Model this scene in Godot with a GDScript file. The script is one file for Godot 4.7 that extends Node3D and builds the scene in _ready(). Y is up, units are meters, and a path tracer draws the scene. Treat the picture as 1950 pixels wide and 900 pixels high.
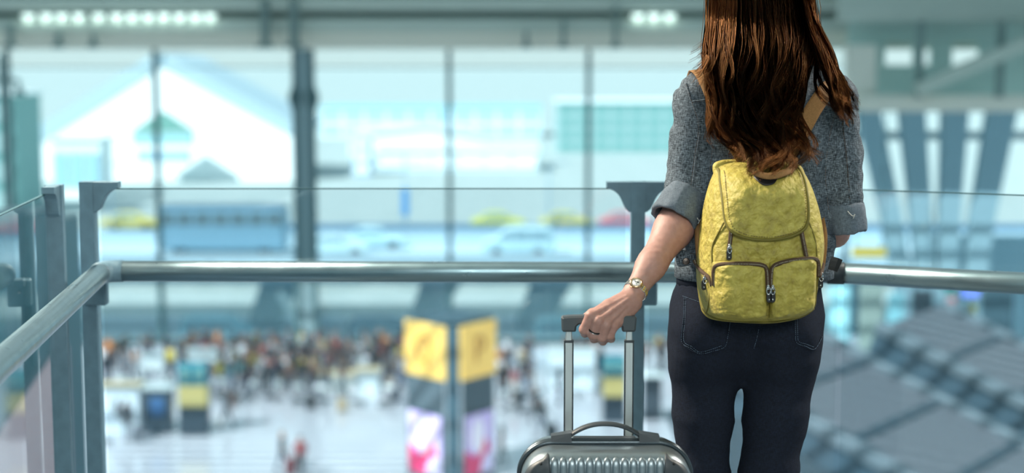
extends Node3D
# An airport hall seen from an upper gallery: a traveller with a yellow-green backpack behind a glass balustrade,
# the arrivals hall below, a tall window wall and the sunlit roads outside.

const FPX := 2850.0                    # focal length in pixels of the 1950 x 900 frame
const EYE := Vector3(0, 1.4, 0)
const PITCH := 0.1169                  # the camera looks 6.7 degrees down
const LOW := -14.6                     # height of the hall floor below the gallery
const GLASS_Z := -84.0                 # the window wall
var M := {}                            # materials
var used := {}                         # names taken
var rng := RandomNumberGenerator.new()

func _ready():
	rng.seed = 7
	var cam := Camera3D.new()
	cam.name = "camera"
	add_child(cam)
	cam.position = EYE
	cam.rotation.x = -PITCH
	var lens := CameraAttributesPhysical.new()
	lens.frustum_focal_length = 76.0
	lens.exposure_aperture = 2.9
	lens.frustum_focus_distance = 3.0
	lens.frustum_near = 0.1
	lens.frustum_far = 4500.0
	cam.attributes = lens
	cam.fov = rad_to_deg(2.0 * atan(450.0 / FPX))
	var sky := ProceduralSkyMaterial.new()
	sky.sky_top_color = Color(0.74, 0.90, 0.97)
	sky.sky_horizon_color = Color(0.84, 0.965, 0.965)
	sky.sky_curve = 0.2
	sky.ground_horizon_color = Color(0.84, 0.965, 0.965)
	sky.ground_bottom_color = Color(0.6, 0.7, 0.72)
	sky.sun_angle_max = 12.0
	var env := Environment.new()
	env.background_mode = Environment.BG_SKY
	env.sky = Sky.new()
	env.sky.sky_material = sky
	env.tonemap_mode = Environment.TONE_MAPPER_LINEAR
	env.tonemap_exposure = 1.0
	env.sdfgi_enabled = true
	env.ssao_enabled = true
	env.ssil_enabled = true
	var we := WorldEnvironment.new()
	we.name = "environment"
	we.environment = env
	add_child(we)
	var sun := DirectionalLight3D.new()
	sun.name = "sun"
	sun.light_color = Color(0.93, 0.985, 1.0)
	sun.light_energy = 2.35
	sun.light_angular_distance = 0.6
	sun.shadow_enabled = true
	add_child(sun)
	sun.look_at_from_position(Vector3.ZERO, -Vector3(-0.50, 0.68, 0.50))
	make_materials()
	added_lamp("added_lamp", Vector3(0.4, 4.3, 5.5), Vector2(3.4, 1.6), Color(0.98, 1.0, 0.98), 30.0, "long added key light panel high above the gallery behind the viewer", Vector3(0.45, 1.0, -3.05))  # added key light on the traveller, its fixture is invented
	added_lamp("added_lamp", Vector3(-3.2, 4.2, -4.4), Vector2(1.4, 1.0), Color(1.0, 0.95, 0.87), 62.0, "small warm added rim light panel up to the left of the traveller", Vector3(0.45, 1.4, -3.05))  # added rim light for the left side of the hair, out of view
	added_lamp("added_lamp", Vector3(4.2, 4.2, -4.4), Vector2(1.0, 1.0), Color(1.0, 0.96, 0.90), 34.0, "small warm added rim light panel up to the right of the traveller", Vector3(0.45, 1.4, -3.05))  # added rim light from the right, out of view
	build_shell()
	build_window_wall()
	build_outside()
	build_right_side()
	build_walkways()
	build_railing()
	build_hall_things()
	build_crowd()
	build_traveller()
	build_backpack()
	build_suitcase()
	build_watch_and_ring()

# ------------------------------------------------------------------ placing and naming
func at(px: float, py: float, depth: float) -> Vector3:   # the point of the plane z = -depth that stands at this place of the frame
	var x := (px - 975.0) / FPX
	var y := (450.0 - py) / FPX
	var d := Vector3(x, y * cos(PITCH) - sin(PITCH), -y * sin(PITCH) - cos(PITCH))
	return EYE + d * (depth / -d.z)

func on_floor(px: float, py: float, height: float) -> Vector3:
	var x := (px - 975.0) / FPX
	var y := (450.0 - py) / FPX
	var d := Vector3(x, y * cos(PITCH) - sin(PITCH), -y * sin(PITCH) - cos(PITCH))
	return EYE + d * ((height - EYE.y) / d.y)

func numbered(called: String) -> String:
	var n: int = used.get(called, -1) + 1
	used[called] = n
	return called if n == 0 else "%s_%03d" % [called, n]

func tag(o: Node3D, label := "", category := "", group := "", kind := ""):
	for p in [["label", label], ["category", category], ["group", group], ["kind", kind]]:
		if p[1] != "":
			o.set_meta(p[0], p[1])
	return o

func thing(called: String, label: String, category: String, where := Vector3.ZERO, group := "", kind := "") -> Node3D:
	var o := Node3D.new()
	o.name = numbered(called)
	add_child(o)
	o.position = where
	tag(o, label, category, group, kind)
	return o

func put(called: String, g, m: Material, parent: Node = null) -> MeshInstance3D:
	var o := MeshInstance3D.new()
	o.name = called if parent else numbered(called)
	o.mesh = g.done() if g is G else g
	o.material_override = m
	(parent if parent else self).add_child(o, true)
	return o

func solo(called: String, g, m: Material, label: String, category: String, group := "", kind := "") -> MeshInstance3D:
	return tag(put(called, g, m), label, category, group, kind)

# ------------------------------------------------------------------ shapes
class G:
	var st := SurfaceTool.new()
	var o := Vector3.ZERO
	var colored := false
	func _init(origin := Vector3.ZERO):
		st.begin(Mesh.PRIMITIVE_TRIANGLES)
		st.set_smooth_group(-1)
		o = origin
	func smooth(on := true) -> G:
		st.set_smooth_group(0 if on else -1)
		return self
	func tri(a: Vector3, b: Vector3, c: Vector3):      # counter-clockwise seen from outside
		st.add_vertex(a - o)
		st.add_vertex(c - o)
		st.add_vertex(b - o)
	func quad(a: Vector3, b: Vector3, c: Vector3, d: Vector3):
		tri(a, b, c)
		tri(a, c, d)
	func face(p: Array, inside: Vector3):
		var n: Vector3 = (p[1] - p[0]).cross(p[2] - p[0])
		if n.dot(p[0] - inside) < 0.0:
			p.reverse()
		for i in range(1, p.size() - 1):
			tri(p[0], p[i], p[i + 1])
	func box(c: Vector3, size: Vector3, basis := Basis(), bev := 0.0) -> G:
		var h := size * 0.5
		bev = minf(bev, minf(h.x, minf(h.y, h.z)) * 0.9)
		var v := func(sx, sy, sz, ax):
			var q := Vector3(sx * (h.x - bev), sy * (h.y - bev), sz * (h.z - bev))
			q[ax] += bev * [sx, sy, sz][ax]
			return c + basis * q
		for s in [-1, 1]:
			face([v.call(s, -1, -1, 0), v.call(s, 1, -1, 0), v.call(s, 1, 1, 0), v.call(s, -1, 1, 0)], c)
			face([v.call(-1, s, -1, 1), v.call(1, s, -1, 1), v.call(1, s, 1, 1), v.call(-1, s, 1, 1)], c)
			face([v.call(-1, -1, s, 2), v.call(1, -1, s, 2), v.call(1, 1, s, 2), v.call(-1, 1, s, 2)], c)
		if bev > 0.0:
			for s in [-1, 1]:
				for t in [-1, 1]:
					face([v.call(-1, s, t, 1), v.call(1, s, t, 1), v.call(1, s, t, 2), v.call(-1, s, t, 2)], c)
					face([v.call(s, -1, t, 0), v.call(s, 1, t, 0), v.call(s, 1, t, 2), v.call(s, -1, t, 2)], c)
					face([v.call(s, t, -1, 0), v.call(s, t, 1, 0), v.call(s, t, 1, 1), v.call(s, t, -1, 1)], c)
					for u in [-1, 1]:
						face([v.call(s, t, u, 0), v.call(s, t, u, 1), v.call(s, t, u, 2)], c)
		return self
	func rings(r: Array, cap0 := true, cap1 := true) -> G:   # r: closed rings of equal size
		var tris := []
		var n: int = r[0].size()
		for i in r.size() - 1:
			for j in n:
				var k := (j + 1) % n
				tris.append([r[i][j], r[i][k], r[i + 1][k]])
				tris.append([r[i][j], r[i + 1][k], r[i + 1][j]])
		for e in [[cap0, r[0], false], [cap1, r[-1], true]]:
			if e[0]:
				var m := Vector3.ZERO
				for p in e[1]:
					m += p / n
				for j in n:
					var k := (j + 1) % n
					tris.append([m, e[1][j], e[1][k]] if e[2] else [m, e[1][k], e[1][j]])
		var mid: Vector3 = (r[0][0] + r[-1][0]) * 0.5
		var volume := 0.0
		for t in tris:
			volume += (t[0] - mid).dot((t[1] - mid).cross(t[2] - mid))
		for t in tris:
			if volume > 0.0:
				tri(t[0], t[1], t[2])
			else:
				tri(t[0], t[2], t[1])
		return self
	func tube(pts: Array, radius, sides := 8, up := Vector3.ZERO, aspect := 1.0, caps := true) -> G:
		var r := []
		var n := Vector3.ZERO
		for i in pts.size():
			var t: Vector3 = (pts[mini(i + 1, pts.size() - 1)] - pts[maxi(i - 1, 0)]).normalized()
			if up != Vector3.ZERO:
				n = (up - t * up.dot(t)).normalized()
			else:
				if n == Vector3.ZERO:
					n = t.cross(Vector3.UP if absf(t.y) < 0.9 else Vector3.RIGHT).normalized()
				n = (n - t * n.dot(t)).normalized()
			var b := t.cross(n)
			var rad: float = radius[i] if radius is Array else radius
			var ring := PackedVector3Array()
			for j in sides:
				var a := TAU * (j + 0.5) / sides
				ring.append(pts[i] + b * cos(a) * rad * aspect + n * sin(a) * rad)
			r.append(ring)
		return rings(r, caps, caps)
	func lathe(profile: Array, segs: int, where: Transform3D) -> G:   # profile: Vector2(radius, height)
		var r := []
		for p in profile:
			var ring := PackedVector3Array()
			for j in segs:
				var a := TAU * j / segs
				ring.append(where * Vector3(cos(a) * p.x, p.y, sin(a) * p.x))
			r.append(ring)
		return rings(r)
	func prism(poly: PackedVector2Array, depth: float, where := Transform3D(), bev := 0.0) -> G:   # polygon in x and y, depth along z
		if Geometry2D.is_polygon_clockwise(poly):
			poly.reverse()
		var inner := poly
		if bev > 0.0:
			inner = PackedVector2Array()
			var n := poly.size()
			for i in n:
				var e0 := (poly[i] - poly[(i + n - 1) % n]).normalized()
				var e1 := (poly[(i + 1) % n] - poly[i]).normalized()
				var m := (Vector2(-e0.y, e0.x) + Vector2(-e1.y, e1.x)).normalized()
				inner.append(poly[i] + m * bev / maxf(0.4, m.dot(Vector2(-e0.y, e0.x))))
		var idx := Geometry2D.triangulate_polygon(inner)
		for i in range(0, idx.size(), 3):
			var a := inner[idx[i]]
			var b := inner[idx[i + 1]]
			var c := inner[idx[i + 2]]
			if (b - a).cross(c - a) < 0.0:
				var s := b
				b = c
				c = s
			tri(where * Vector3(a.x, a.y, depth * 0.5), where * Vector3(b.x, b.y, depth * 0.5), where * Vector3(c.x, c.y, depth * 0.5))
			tri(where * Vector3(a.x, a.y, -depth * 0.5), where * Vector3(c.x, c.y, -depth * 0.5), where * Vector3(b.x, b.y, -depth * 0.5))
		var zs := [[inner, depth * 0.5], [poly, depth * 0.5 - bev], [poly, -depth * 0.5 + bev], [inner, -depth * 0.5]] if bev > 0.0 else [[poly, depth * 0.5], [poly, -depth * 0.5]]
		for k in zs.size() - 1:
			var A: PackedVector2Array = zs[k][0]
			var B: PackedVector2Array = zs[k + 1][0]
			for i in A.size():
				var j := (i + 1) % A.size()
				quad(where * Vector3(A[i].x, A[i].y, zs[k][1]), where * Vector3(B[i].x, B[i].y, zs[k + 1][1]), where * Vector3(B[j].x, B[j].y, zs[k + 1][1]), where * Vector3(A[j].x, A[j].y, zs[k][1]))
		return self
	# A sewn, padded shape: an outline in x and y that swells towards +z over a base surface.
	func pillow(outline: Array, base: Callable, height: float, turns: int, edge := 0.35, wrinkle = null) -> G:
		var c := Vector2.ZERO
		for p in outline:
			c += p / outline.size()
		var r := []
		for k in turns:
			var s := pow(float(k) / (turns - 1), 1.6) * 0.985
			var rise := pow(1.0 - pow(1.0 - minf(1.0, s / edge), 2.2), 0.5)
			var ring := PackedVector3Array()
			for p in outline:
				var q: Vector2 = p.lerp(c, s)
				var w: float = wrinkle.call(q) * minf(1.0, s * 8.0) if wrinkle != null else 0.0
				ring.append(Vector3(q.x, q.y, base.call(q) + rise * height + w))
			r.append(ring)
		for i in r.size() - 1:
			var n: int = r[i].size()
			for j in n:
				var k := (j + 1) % n
				var a: Vector3 = r[i][j]
				var b: Vector3 = r[i][k]
				var d: Vector3 = r[i + 1][j]
				var e: Vector3 = r[i + 1][k]
				quad(a, b, e, d)
		var last: PackedVector3Array = r[-1]
		var m := Vector3.ZERO
		for p in last:
			m += p / last.size()
		for j in last.size():
			tri(last[j], last[(j + 1) % last.size()], m)
		return self
	func done() -> ArrayMesh:
		st.generate_normals()
		st.index()
		return st.commit()

# A body as a field of tapered capsules, joined smoothly and meshed with surface nets.
class Field:
	var bones := []
	var k := 0.008
	var cuts := []                       # planes: [point, normal], what lies along the normal is cut off
	var folds = null
	var o := Vector3.ZERO
	func add(a: Vector3, b: Vector3, ra: float, rb: float, s := Vector3.ONE) -> Field:
		bones.append([a, b, ra, rb, s])
		return self
	func one(p: Vector3, w: Array) -> float:
		var ab: Vector3 = w[1] - w[0]
		var t := clampf((p - w[0]).dot(ab) / maxf(ab.length_squared(), 1e-9), 0.0, 1.0)
		var q: Vector3 = (p - w[0] - ab * t) / w[4]
		return (q.length() - lerpf(w[2], w[3], t)) * minf(w[4].x, minf(w[4].y, w[4].z))
	func dist(p: Vector3) -> float:
		var acc := 0.0
		for w in bones:
			acc += exp(-one(p, w) / k)
		var d := -k * log(maxf(acc, 1e-30))
		for c in cuts:
			d = maxf(d, (p - c[0]).dot(c[1]))
		return d
	func onto(p: Vector3, dir: Vector3, lift := 0.0) -> Vector3:   # march from p along dir to the surface
		for i in 40:
			var d := dist(p) - lift
			if absf(d) < 0.0004:
				break
			p += dir * d * 0.8
		return p
	func bounds() -> AABB:
		var box := AABB(bones[0][0], Vector3.ZERO)
		for w in bones:
			for i in 2:
				var r: Vector3 = w[4] * w[2 + i]
				box = box.merge(AABB(w[i] - r, r * 2.0))
		return box
	func arrays(cell: float) -> Array:
		var box := bounds().grow(cell * 3.0 + k)
		var nx := int(box.size.x / cell) + 2
		var ny := int(box.size.y / cell) + 2
		var nz := int(box.size.z / cell) + 2
		var acc := PackedFloat32Array()
		acc.resize(nx * ny * nz)
		var lo := box.position
		for w in bones:
			var g := cell * 2.0 + k * 5.0
			var b := AABB(w[0], Vector3.ZERO)
			for i in 2:
				var r: Vector3 = w[4] * w[2 + i] + Vector3.ONE * g
				b = b.merge(AABB(w[i] - r, r * 2.0))
			var i0 := Vector3i(((b.position - lo) / cell).floor()).clamp(Vector3i.ZERO, Vector3i(nx - 1, ny - 1, nz - 1))
			var i1 := Vector3i(((b.end - lo) / cell).ceil()).clamp(Vector3i.ZERO, Vector3i(nx - 1, ny - 1, nz - 1))
			var a: Vector3 = w[0]
			var ab: Vector3 = w[1] - w[0]
			var l2 := maxf(ab.length_squared(), 1e-9)
			var ra: float = w[2]
			var rb: float = w[3]
			var s: Vector3 = w[4]
			var sm := minf(s.x, minf(s.y, s.z))
			var inv := -sm / k
			for z in range(i0.z, i1.z + 1):
				for y in range(i0.y, i1.y + 1):
					var at := (z * ny + y) * nx
					for x in range(i0.x, i1.x + 1):
						var p := lo + Vector3(x, y, z) * cell - a
						var t := clampf(p.dot(ab) / l2, 0.0, 1.0)
						var d := (((p - ab * t) / s).length() - ra - (rb - ra) * t) * inv
						if d > -12.0:
							acc[at + x] += exp(minf(d, 60.0))
		for i in acc.size():
			acc[i] = -k * log(acc[i]) if acc[i] > 1e-9 else 1.0
		if folds != null:
			var i := 0
			for z in nz:
				for y in ny:
					for x in nx:
						if absf(acc[i]) < cell * 3.0:
							acc[i] += folds.call(lo + Vector3(x, y, z) * cell)
						i += 1
		for c in cuts:
			var i := 0
			for z in nz:
				for y in ny:
					for x in nx:
						acc[i] = maxf(acc[i], (lo + Vector3(x, y, z) * cell - c[0]).dot(c[1]))
						i += 1
		var number := PackedInt32Array()
		number.resize(acc.size())
		number.fill(-1)
		var verts := PackedVector3Array()
		var step := [0, 1, nx, nx + 1, nx * ny, nx * ny + 1, nx * ny + nx, nx * ny + nx + 1]
		var edges := [[0, 1], [2, 3], [4, 5], [6, 7], [0, 2], [1, 3], [4, 6], [5, 7], [0, 4], [1, 5], [2, 6], [3, 7]]
		var spot := []
		for c in 8:
			spot.append(Vector3(c & 1, (c >> 1) & 1, c >> 2))
		for z in nz - 1:
			for y in ny - 1:
				for x in nx - 1:
					var i := (z * ny + y) * nx + x
					if absf(acc[i]) > cell * 2.5:
						continue
					var mask := 0
					for c in 8:
						if acc[i + step[c]] < 0.0:
							mask |= 1 << c
					if mask == 0 or mask == 255:
						continue
					var sum := Vector3.ZERO
					var n := 0
					for e in edges:
						var da: float = acc[i + step[e[0]]]
						var db: float = acc[i + step[e[1]]]
						if (da < 0.0) != (db < 0.0):
							sum += spot[e[0]].lerp(spot[e[1]], da / (da - db))
							n += 1
					number[i] = verts.size()
					verts.append(lo + (Vector3(x, y, z) + sum / n) * cell - o)
		var index := PackedInt32Array()
		var sx := 1
		var sy := nx
		var sz := nx * ny
		for z in range(1, nz - 1):
			for y in range(1, ny - 1):
				for x in range(1, nx - 1):
					var i := (z * ny + y) * nx + x
					if absf(acc[i]) > cell * 2.5:
						continue
					var inside := acc[i] < 0.0
					for ax in 3:
						var d: int = [sx, sy, sz][ax]
						if (acc[i + d] < 0.0) == inside:
							continue
						var u: int = [sy, sz, sx][ax]
						var v: int = [sz, sx, sy][ax]
						var q := [number[i - u - v], number[i - v], number[i], number[i - u]]
						if q.min() < 0:
							continue
						if not inside:
							q.reverse()
						index.append_array([q[0], q[2], q[1], q[0], q[3], q[2]])
		var normals := PackedVector3Array()
		normals.resize(verts.size())
		for i in range(0, index.size(), 3):
			var n := (verts[index[i + 2]] - verts[index[i]]).cross(verts[index[i + 1]] - verts[index[i]])
			for j in 3:
				normals[index[i + j]] += n
		for i in normals.size():
			normals[i] = normals[i].normalized()
		var out := []
		out.resize(Mesh.ARRAY_MAX)
		out[Mesh.ARRAY_VERTEX] = verts
		out[Mesh.ARRAY_NORMAL] = normals
		out[Mesh.ARRAY_INDEX] = index
		return out
	func mesh(cell: float) -> ArrayMesh:
		var m := ArrayMesh.new()
		m.add_surface_from_arrays(Mesh.PRIMITIVE_TRIANGLES, arrays(cell))
		return m

func spline(p: Array, n: int) -> Array:                  # a smooth line through the points
	var out := []
	for i in p.size() - 1:
		var a = p[maxi(i - 1, 0)]
		var d = p[mini(i + 2, p.size() - 1)]
		for j in n:
			out.append(p[i].cubic_interpolate(p[i + 1], a, d, float(j) / n))
	out.append(p[-1])
	return out

func closed_spline(p: Array, n: int) -> Array:
	var out := []
	var m := p.size()
	for i in m:
		for j in n:
			out.append(p[i].cubic_interpolate(p[(i + 1) % m], p[(i + m - 1) % m], p[(i + 2) % m], float(j) / n))
	return out

func table(t: Array, x: float) -> float:                 # t: [x, value] pairs in rising x
	if x <= t[0][0]:
		return t[0][1]
	for i in t.size() - 1:
		if x <= t[i + 1][0]:
			return lerpf(t[i][1], t[i + 1][1], (x - t[i][0]) / (t[i + 1][0] - t[i][0]))
	return t[-1][1]

# ------------------------------------------------------------------ materials
func flat(key: String, color: Color, rough := 0.6, metal := 0.0) -> StandardMaterial3D:
	if not M.has(key):
		var m := StandardMaterial3D.new()
		m.resource_name = key
		m.albedo_color = color
		m.roughness = rough
		m.metallic = metal
		M[key] = m
	return M[key]

func grain(freq: float, octaves: int, seed_: int, stops: Array, size := 256, kind := FastNoiseLite.TYPE_SIMPLEX_SMOOTH) -> NoiseTexture2D:
	var n := FastNoiseLite.new()
	n.noise_type = kind
	n.frequency = freq
	n.fractal_octaves = octaves
	n.seed = seed_
	var t := NoiseTexture2D.new()
	t.width = size
	t.height = size
	t.seamless = true
	t.noise = n
	if stops.size():
		var g := Gradient.new()
		g.offsets = PackedFloat32Array(range(stops.size()).map(func(i): return float(i) / (stops.size() - 1)))
		g.colors = PackedColorArray(stops)
		t.color_ramp = g
	return t

func tri(m: StandardMaterial3D, scale: float) -> StandardMaterial3D:
	m.uv1_triplanar = true
	m.uv1_scale = Vector3.ONE * scale
	return m

func weave(seed_: int, size: int, low: Color, high: Color, slub: float) -> ImageTexture:   # crossing threads with pale slubs
	var r := RandomNumberGenerator.new()
	r.seed = seed_
	var n := FastNoiseLite.new()
	n.seed = seed_
	n.frequency = 1.0
	var im := Image.create(size, size, false, Image.FORMAT_RGB8)
	for y in size:
		for x in size:
			var a := n.get_noise_2d(x * 0.42, y * 0.05)
			var b := n.get_noise_2d(x * 0.05 + 900.0, y * 0.42)
			var v := clampf(0.42 + slub * maxf(a, b) + 0.35 * minf(a, b) + r.randf_range(-0.12, 0.12), 0.0, 1.0)
			im.set_pixel(x, y, low.lerp(high, v))
	return ImageTexture.create_from_image(im)

func make_materials():
	var steel := flat("brushed_steel", Color(0.50, 0.59, 0.62), 0.42, 0.8)
	steel.roughness_texture = grain(0.02, 4, 3, [Color(0.55, 0.55, 0.55), Color(1, 1, 1)])
	tri(steel, 3.0)
	var post := flat("post_steel", Color(0.43, 0.55, 0.61), 0.5, 0.12)
	post.albedo_texture = grain(0.02, 5, 4, [Color(0.88, 0.88, 0.88), Color(1, 1, 1)])
	tri(post, 4.0)
	var g := flat("balustrade_glass", Color(0.30, 0.50, 0.58, 0.16), 0.03)
	g.transparency = BaseMaterial3D.TRANSPARENCY_ALPHA
	g.cull_mode = BaseMaterial3D.CULL_DISABLED
	var w := flat("window_glass", Color(0.70, 0.88, 0.88, 0.08), 0.03)
	w.transparency = BaseMaterial3D.TRANSPARENCY_ALPHA
	w.cull_mode = BaseMaterial3D.CULL_DISABLED
	flat("glass_edge", Color(0.16, 0.30, 0.31), 0.2)
	var denim := flat("jacket_denim", Color(1, 1, 1), 0.85)
	denim.albedo_texture = weave(11, 512, Color(0.05, 0.062, 0.078), Color(0.62, 0.675, 0.72), 0.74)
	tri(denim, 2.6)
	denim.heightmap_enabled = true
	denim.heightmap_texture = denim.albedo_texture
	denim.heightmap_scale = 0.06
	var cuff := flat("cuff_denim", Color(1, 1, 1), 0.85)
	cuff.albedo_texture = weave(12, 512, Color(0.22, 0.26, 0.30), Color(0.50, 0.55, 0.60), 0.5)
	tri(cuff, 2.8)
	cuff.heightmap_enabled = true
	cuff.heightmap_texture = cuff.albedo_texture
	cuff.heightmap_scale = 0.05
	var jeans := flat("jeans_denim", Color(1, 1, 1), 0.9)
	jeans.albedo_texture = weave(13, 512, Color(0.105, 0.109, 0.123), Color(0.158, 0.190, 0.262), 0.5)
	tri(jeans, 3.0)
	jeans.metallic_specular = 0.15
	denim.metallic_specular = 0.25
	flat("jeans_stitch", Color(0.37, 0.45, 0.53), 0.8)
	flat("jacket_stitch", Color(0.36, 0.30, 0.27), 0.8)
	var skin := flat("skin", Color(0.70, 0.54, 0.495), 0.55)
	skin.albedo_texture = grain(0.03, 4, 21, [Color(0.88, 0.84, 0.83), Color(1, 1, 1)])
	tri(skin, 9.0)
	skin.subsurf_scatter_enabled = true
	skin.subsurf_scatter_strength = 0.12
	var canvas := flat("pack_fabric", Color(1, 1, 1), 0.62)
	canvas.albedo_texture = grain(0.012, 5, 31, [Color(0.52, 0.46, 0.19), Color(0.635, 0.575, 0.245), Color(0.685, 0.625, 0.28), Color(0.745, 0.685, 0.335)], 512)
	tri(canvas, 5.0)
	canvas.heightmap_enabled = true
	canvas.heightmap_texture = grain(0.02, 5, 33, [], 512)
	canvas.heightmap_scale = 0.5
	flat("pack_piping", Color(0.42, 0.38, 0.12), 0.7)
	var tape := flat("zip_tape", Color(0.27, 0.19, 0.12), 0.85)
	tape.rim_enabled = true
	tape.rim = 0.1
	flat("zip_teeth", Color(0.62, 0.59, 0.52), 0.35, 0.8)
	flat("black_leather", Color(0.05, 0.05, 0.055), 0.5)
	flat("chrome", Color(0.80, 0.80, 0.80), 0.18, 1.0)
	var web := flat("tan_webbing", Color(1, 1, 1), 0.85)
	web.albedo_texture = weave(14, 256, Color(0.38, 0.26, 0.13), Color(0.74, 0.55, 0.33), 0.3)
	tri(web, 14.0)
	var shell := flat("case_shell", Color(0.53, 0.57, 0.59), 0.42, 0.85)
	shell.roughness_texture = grain(0.05, 4, 41, [Color(0.7, 0.7, 0.7), Color(1, 1, 1)])
	tri(shell, 6.0)
	flat("case_frame", Color(0.30, 0.33, 0.35), 0.3, 0.8)
	flat("case_plastic", Color(0.20, 0.225, 0.245), 0.48)
	flat("tube_alloy", Color(0.80, 0.82, 0.82), 0.33, 0.75)
	flat("gold", Color(0.85, 0.70, 0.54), 0.25, 1.0)
	flat("dial_white", Color(0.90, 0.90, 0.88), 0.4)
	flat("black_ink", Color(0.03, 0.03, 0.03), 0.4)
	# the hall
	var lower := flat("hall_stone", Color(1, 1, 1), 0.12)
	lower.metallic_specular = 0.85
	lower.albedo_texture = grain(0.01, 4, 51, [Color(0.80, 0.81, 0.84), Color(0.875, 0.88, 0.905)])
	tri(lower, 0.08)
	flat("dark_stone", Color(0.38, 0.39, 0.38), 0.2)
	flat("mullion", Color(0.22, 0.36, 0.37), 0.5)
	flat("column_grey", Color(0.62, 0.70, 0.72), 0.6)
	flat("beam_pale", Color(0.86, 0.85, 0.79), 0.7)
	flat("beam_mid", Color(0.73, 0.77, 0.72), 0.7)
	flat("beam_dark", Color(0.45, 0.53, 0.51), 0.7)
	flat("ceiling_paint", Color(0.72, 0.78, 0.78), 0.85)
	flat("gallery_floor", Color(0.42, 0.45, 0.47), 0.35)
	flat("wall_paint", Color(0.62, 0.72, 0.75), 0.8)
	flat("concrete", Color(0.66, 0.76, 0.80), 0.85)
	var road := flat("road", Color(1, 1, 1), 0.9)
	road.albedo_texture = grain(0.02, 4, 61, [Color(0.59, 0.65, 0.64), Color(0.66, 0.71, 0.70)])
	tri(road, 0.05)
	flat("white_paint", Color(0.86, 0.91, 0.91), 0.5)

func added_lamp(called: String, where: Vector3, size: Vector2, color: Color, energy: float, label: String, aim := Vector3.INF):  # an area lamp added to light the traveller, with an invented housing
	var t := thing(called, label, "lamp", where)
	var b := Basis()
	if aim != Vector3.INF:
		b = Basis.looking_at((aim - where).normalized(), Vector3.FORWARD)
	else:
		b = Basis.looking_at(Vector3.DOWN, Vector3.FORWARD)
	var h := G.new()
	h.box(b * Vector3(0, 0, 0.06), Vector3(size.x + 0.1, size.y + 0.1, 0.1), b, 0.01)
	put("housing", h, flat("lamp_housing", Color(0.7, 0.72, 0.72), 0.5), t)
	var d := G.new()
	d.box(b * Vector3(0, 0, 0.005), Vector3(size.x, size.y, 0.01), b)
	var dm := flat("lamp_diffuser_" + called + str(M.size()), Color(0.9, 0.9, 0.9), 0.6)
	dm.emission_enabled = true
	dm.emission = color
	dm.emission_energy_multiplier = 1.0
	put("diffuser", d, dm, t)
	var p := G.new()
	p.tube([b * Vector3(0, 0, 0.1), Vector3(0, 5.4 - where.y, 0)], 0.03, 6)
	put("hanger", p, flat("lamp_housing", Color.WHITE), t)
	var l := AreaLight3D.new()
	l.name = "light"
	l.area_size = size
	l.light_color = color
	l.light_energy = energy
	l.area_range = 200.0
	l.area_attenuation = 2.0
	l.shadow_enabled = true
	t.add_child(l)
	l.transform = Transform3D(b, b * Vector3(0, 0, -0.02))

# ------------------------------------------------------------------ the building
func struct(called: String, g, m: Material, label: String, category: String) -> MeshInstance3D:
	return solo(called, g, m, label, category, "", "structure")

func build_shell():
	var f := G.new()
	var edge := PackedVector2Array([Vector2(-0.83, -12.0), Vector2(14.0, -12.0), Vector2(14.0, 2.6), Vector2(1.9, 3.7), Vector2(-1.02, 3.72)])
	f.prism(edge, 0.4, Transform3D(Basis(Vector3.RIGHT, -PI / 2), Vector3(0, -0.2, 0)))
	struct("floor", f, M.gallery_floor, "grey gallery floor under the traveller and her suitcase", "floor")
	var h := G.new()
	h.box(Vector3(0, LOW - 0.3, -36), Vector3(124, 0.6, 100))
	struct("hall_floor", h, M.hall_stone, "pale glossy stone floor of the arrivals hall below", "floor")
	var c := G.new()
	c.box(Vector3(0, 5.7, 0.5), Vector3(124, 0.4, 29))
	var z := -14.0
	while z > -70.0:
		c.box(Vector3(0, 5.7, z - 0.85), Vector3(124, 0.1, 0.24))
		z -= 1.0
	c.box(Vector3(0, 5.7, -78), Vector3(124, 0.4, 13.2))
	for x in [-61.8, 61.8]:
		c.box(Vector3(x, 5.7, -36), Vector3(0.8, 0.4, 100))
	struct("ceiling", c, M.ceiling_paint, "ceiling of the hall with long roof lights", "ceiling")
	for s in [[-62.2, "left"], [62.2, "right"]]:
		var w := G.new()
		w.box(Vector3(s[0], -4.65, -36), Vector3(0.4, 20.5, 100))
		struct("wall_" + s[1], w, M.wall_paint, "plain painted side wall of the hall on the %s" % s[1], "wall")
	var r := G.new()
	r.box(Vector3(0, -7.3, 14.2), Vector3(124, 14.6, 0.4))
	r.box(Vector3(0, 5.2, 14.2), Vector3(124, 0.8, 0.4))
	for i in 16:
		r.box(Vector3(-60 + i * 8, 2.4, 14.2), Vector3(0.3, 4.8, 0.4))
	struct("wall_back", r, M.wall_paint, "back wall of the hall under a band of windows", "wall")

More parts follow.
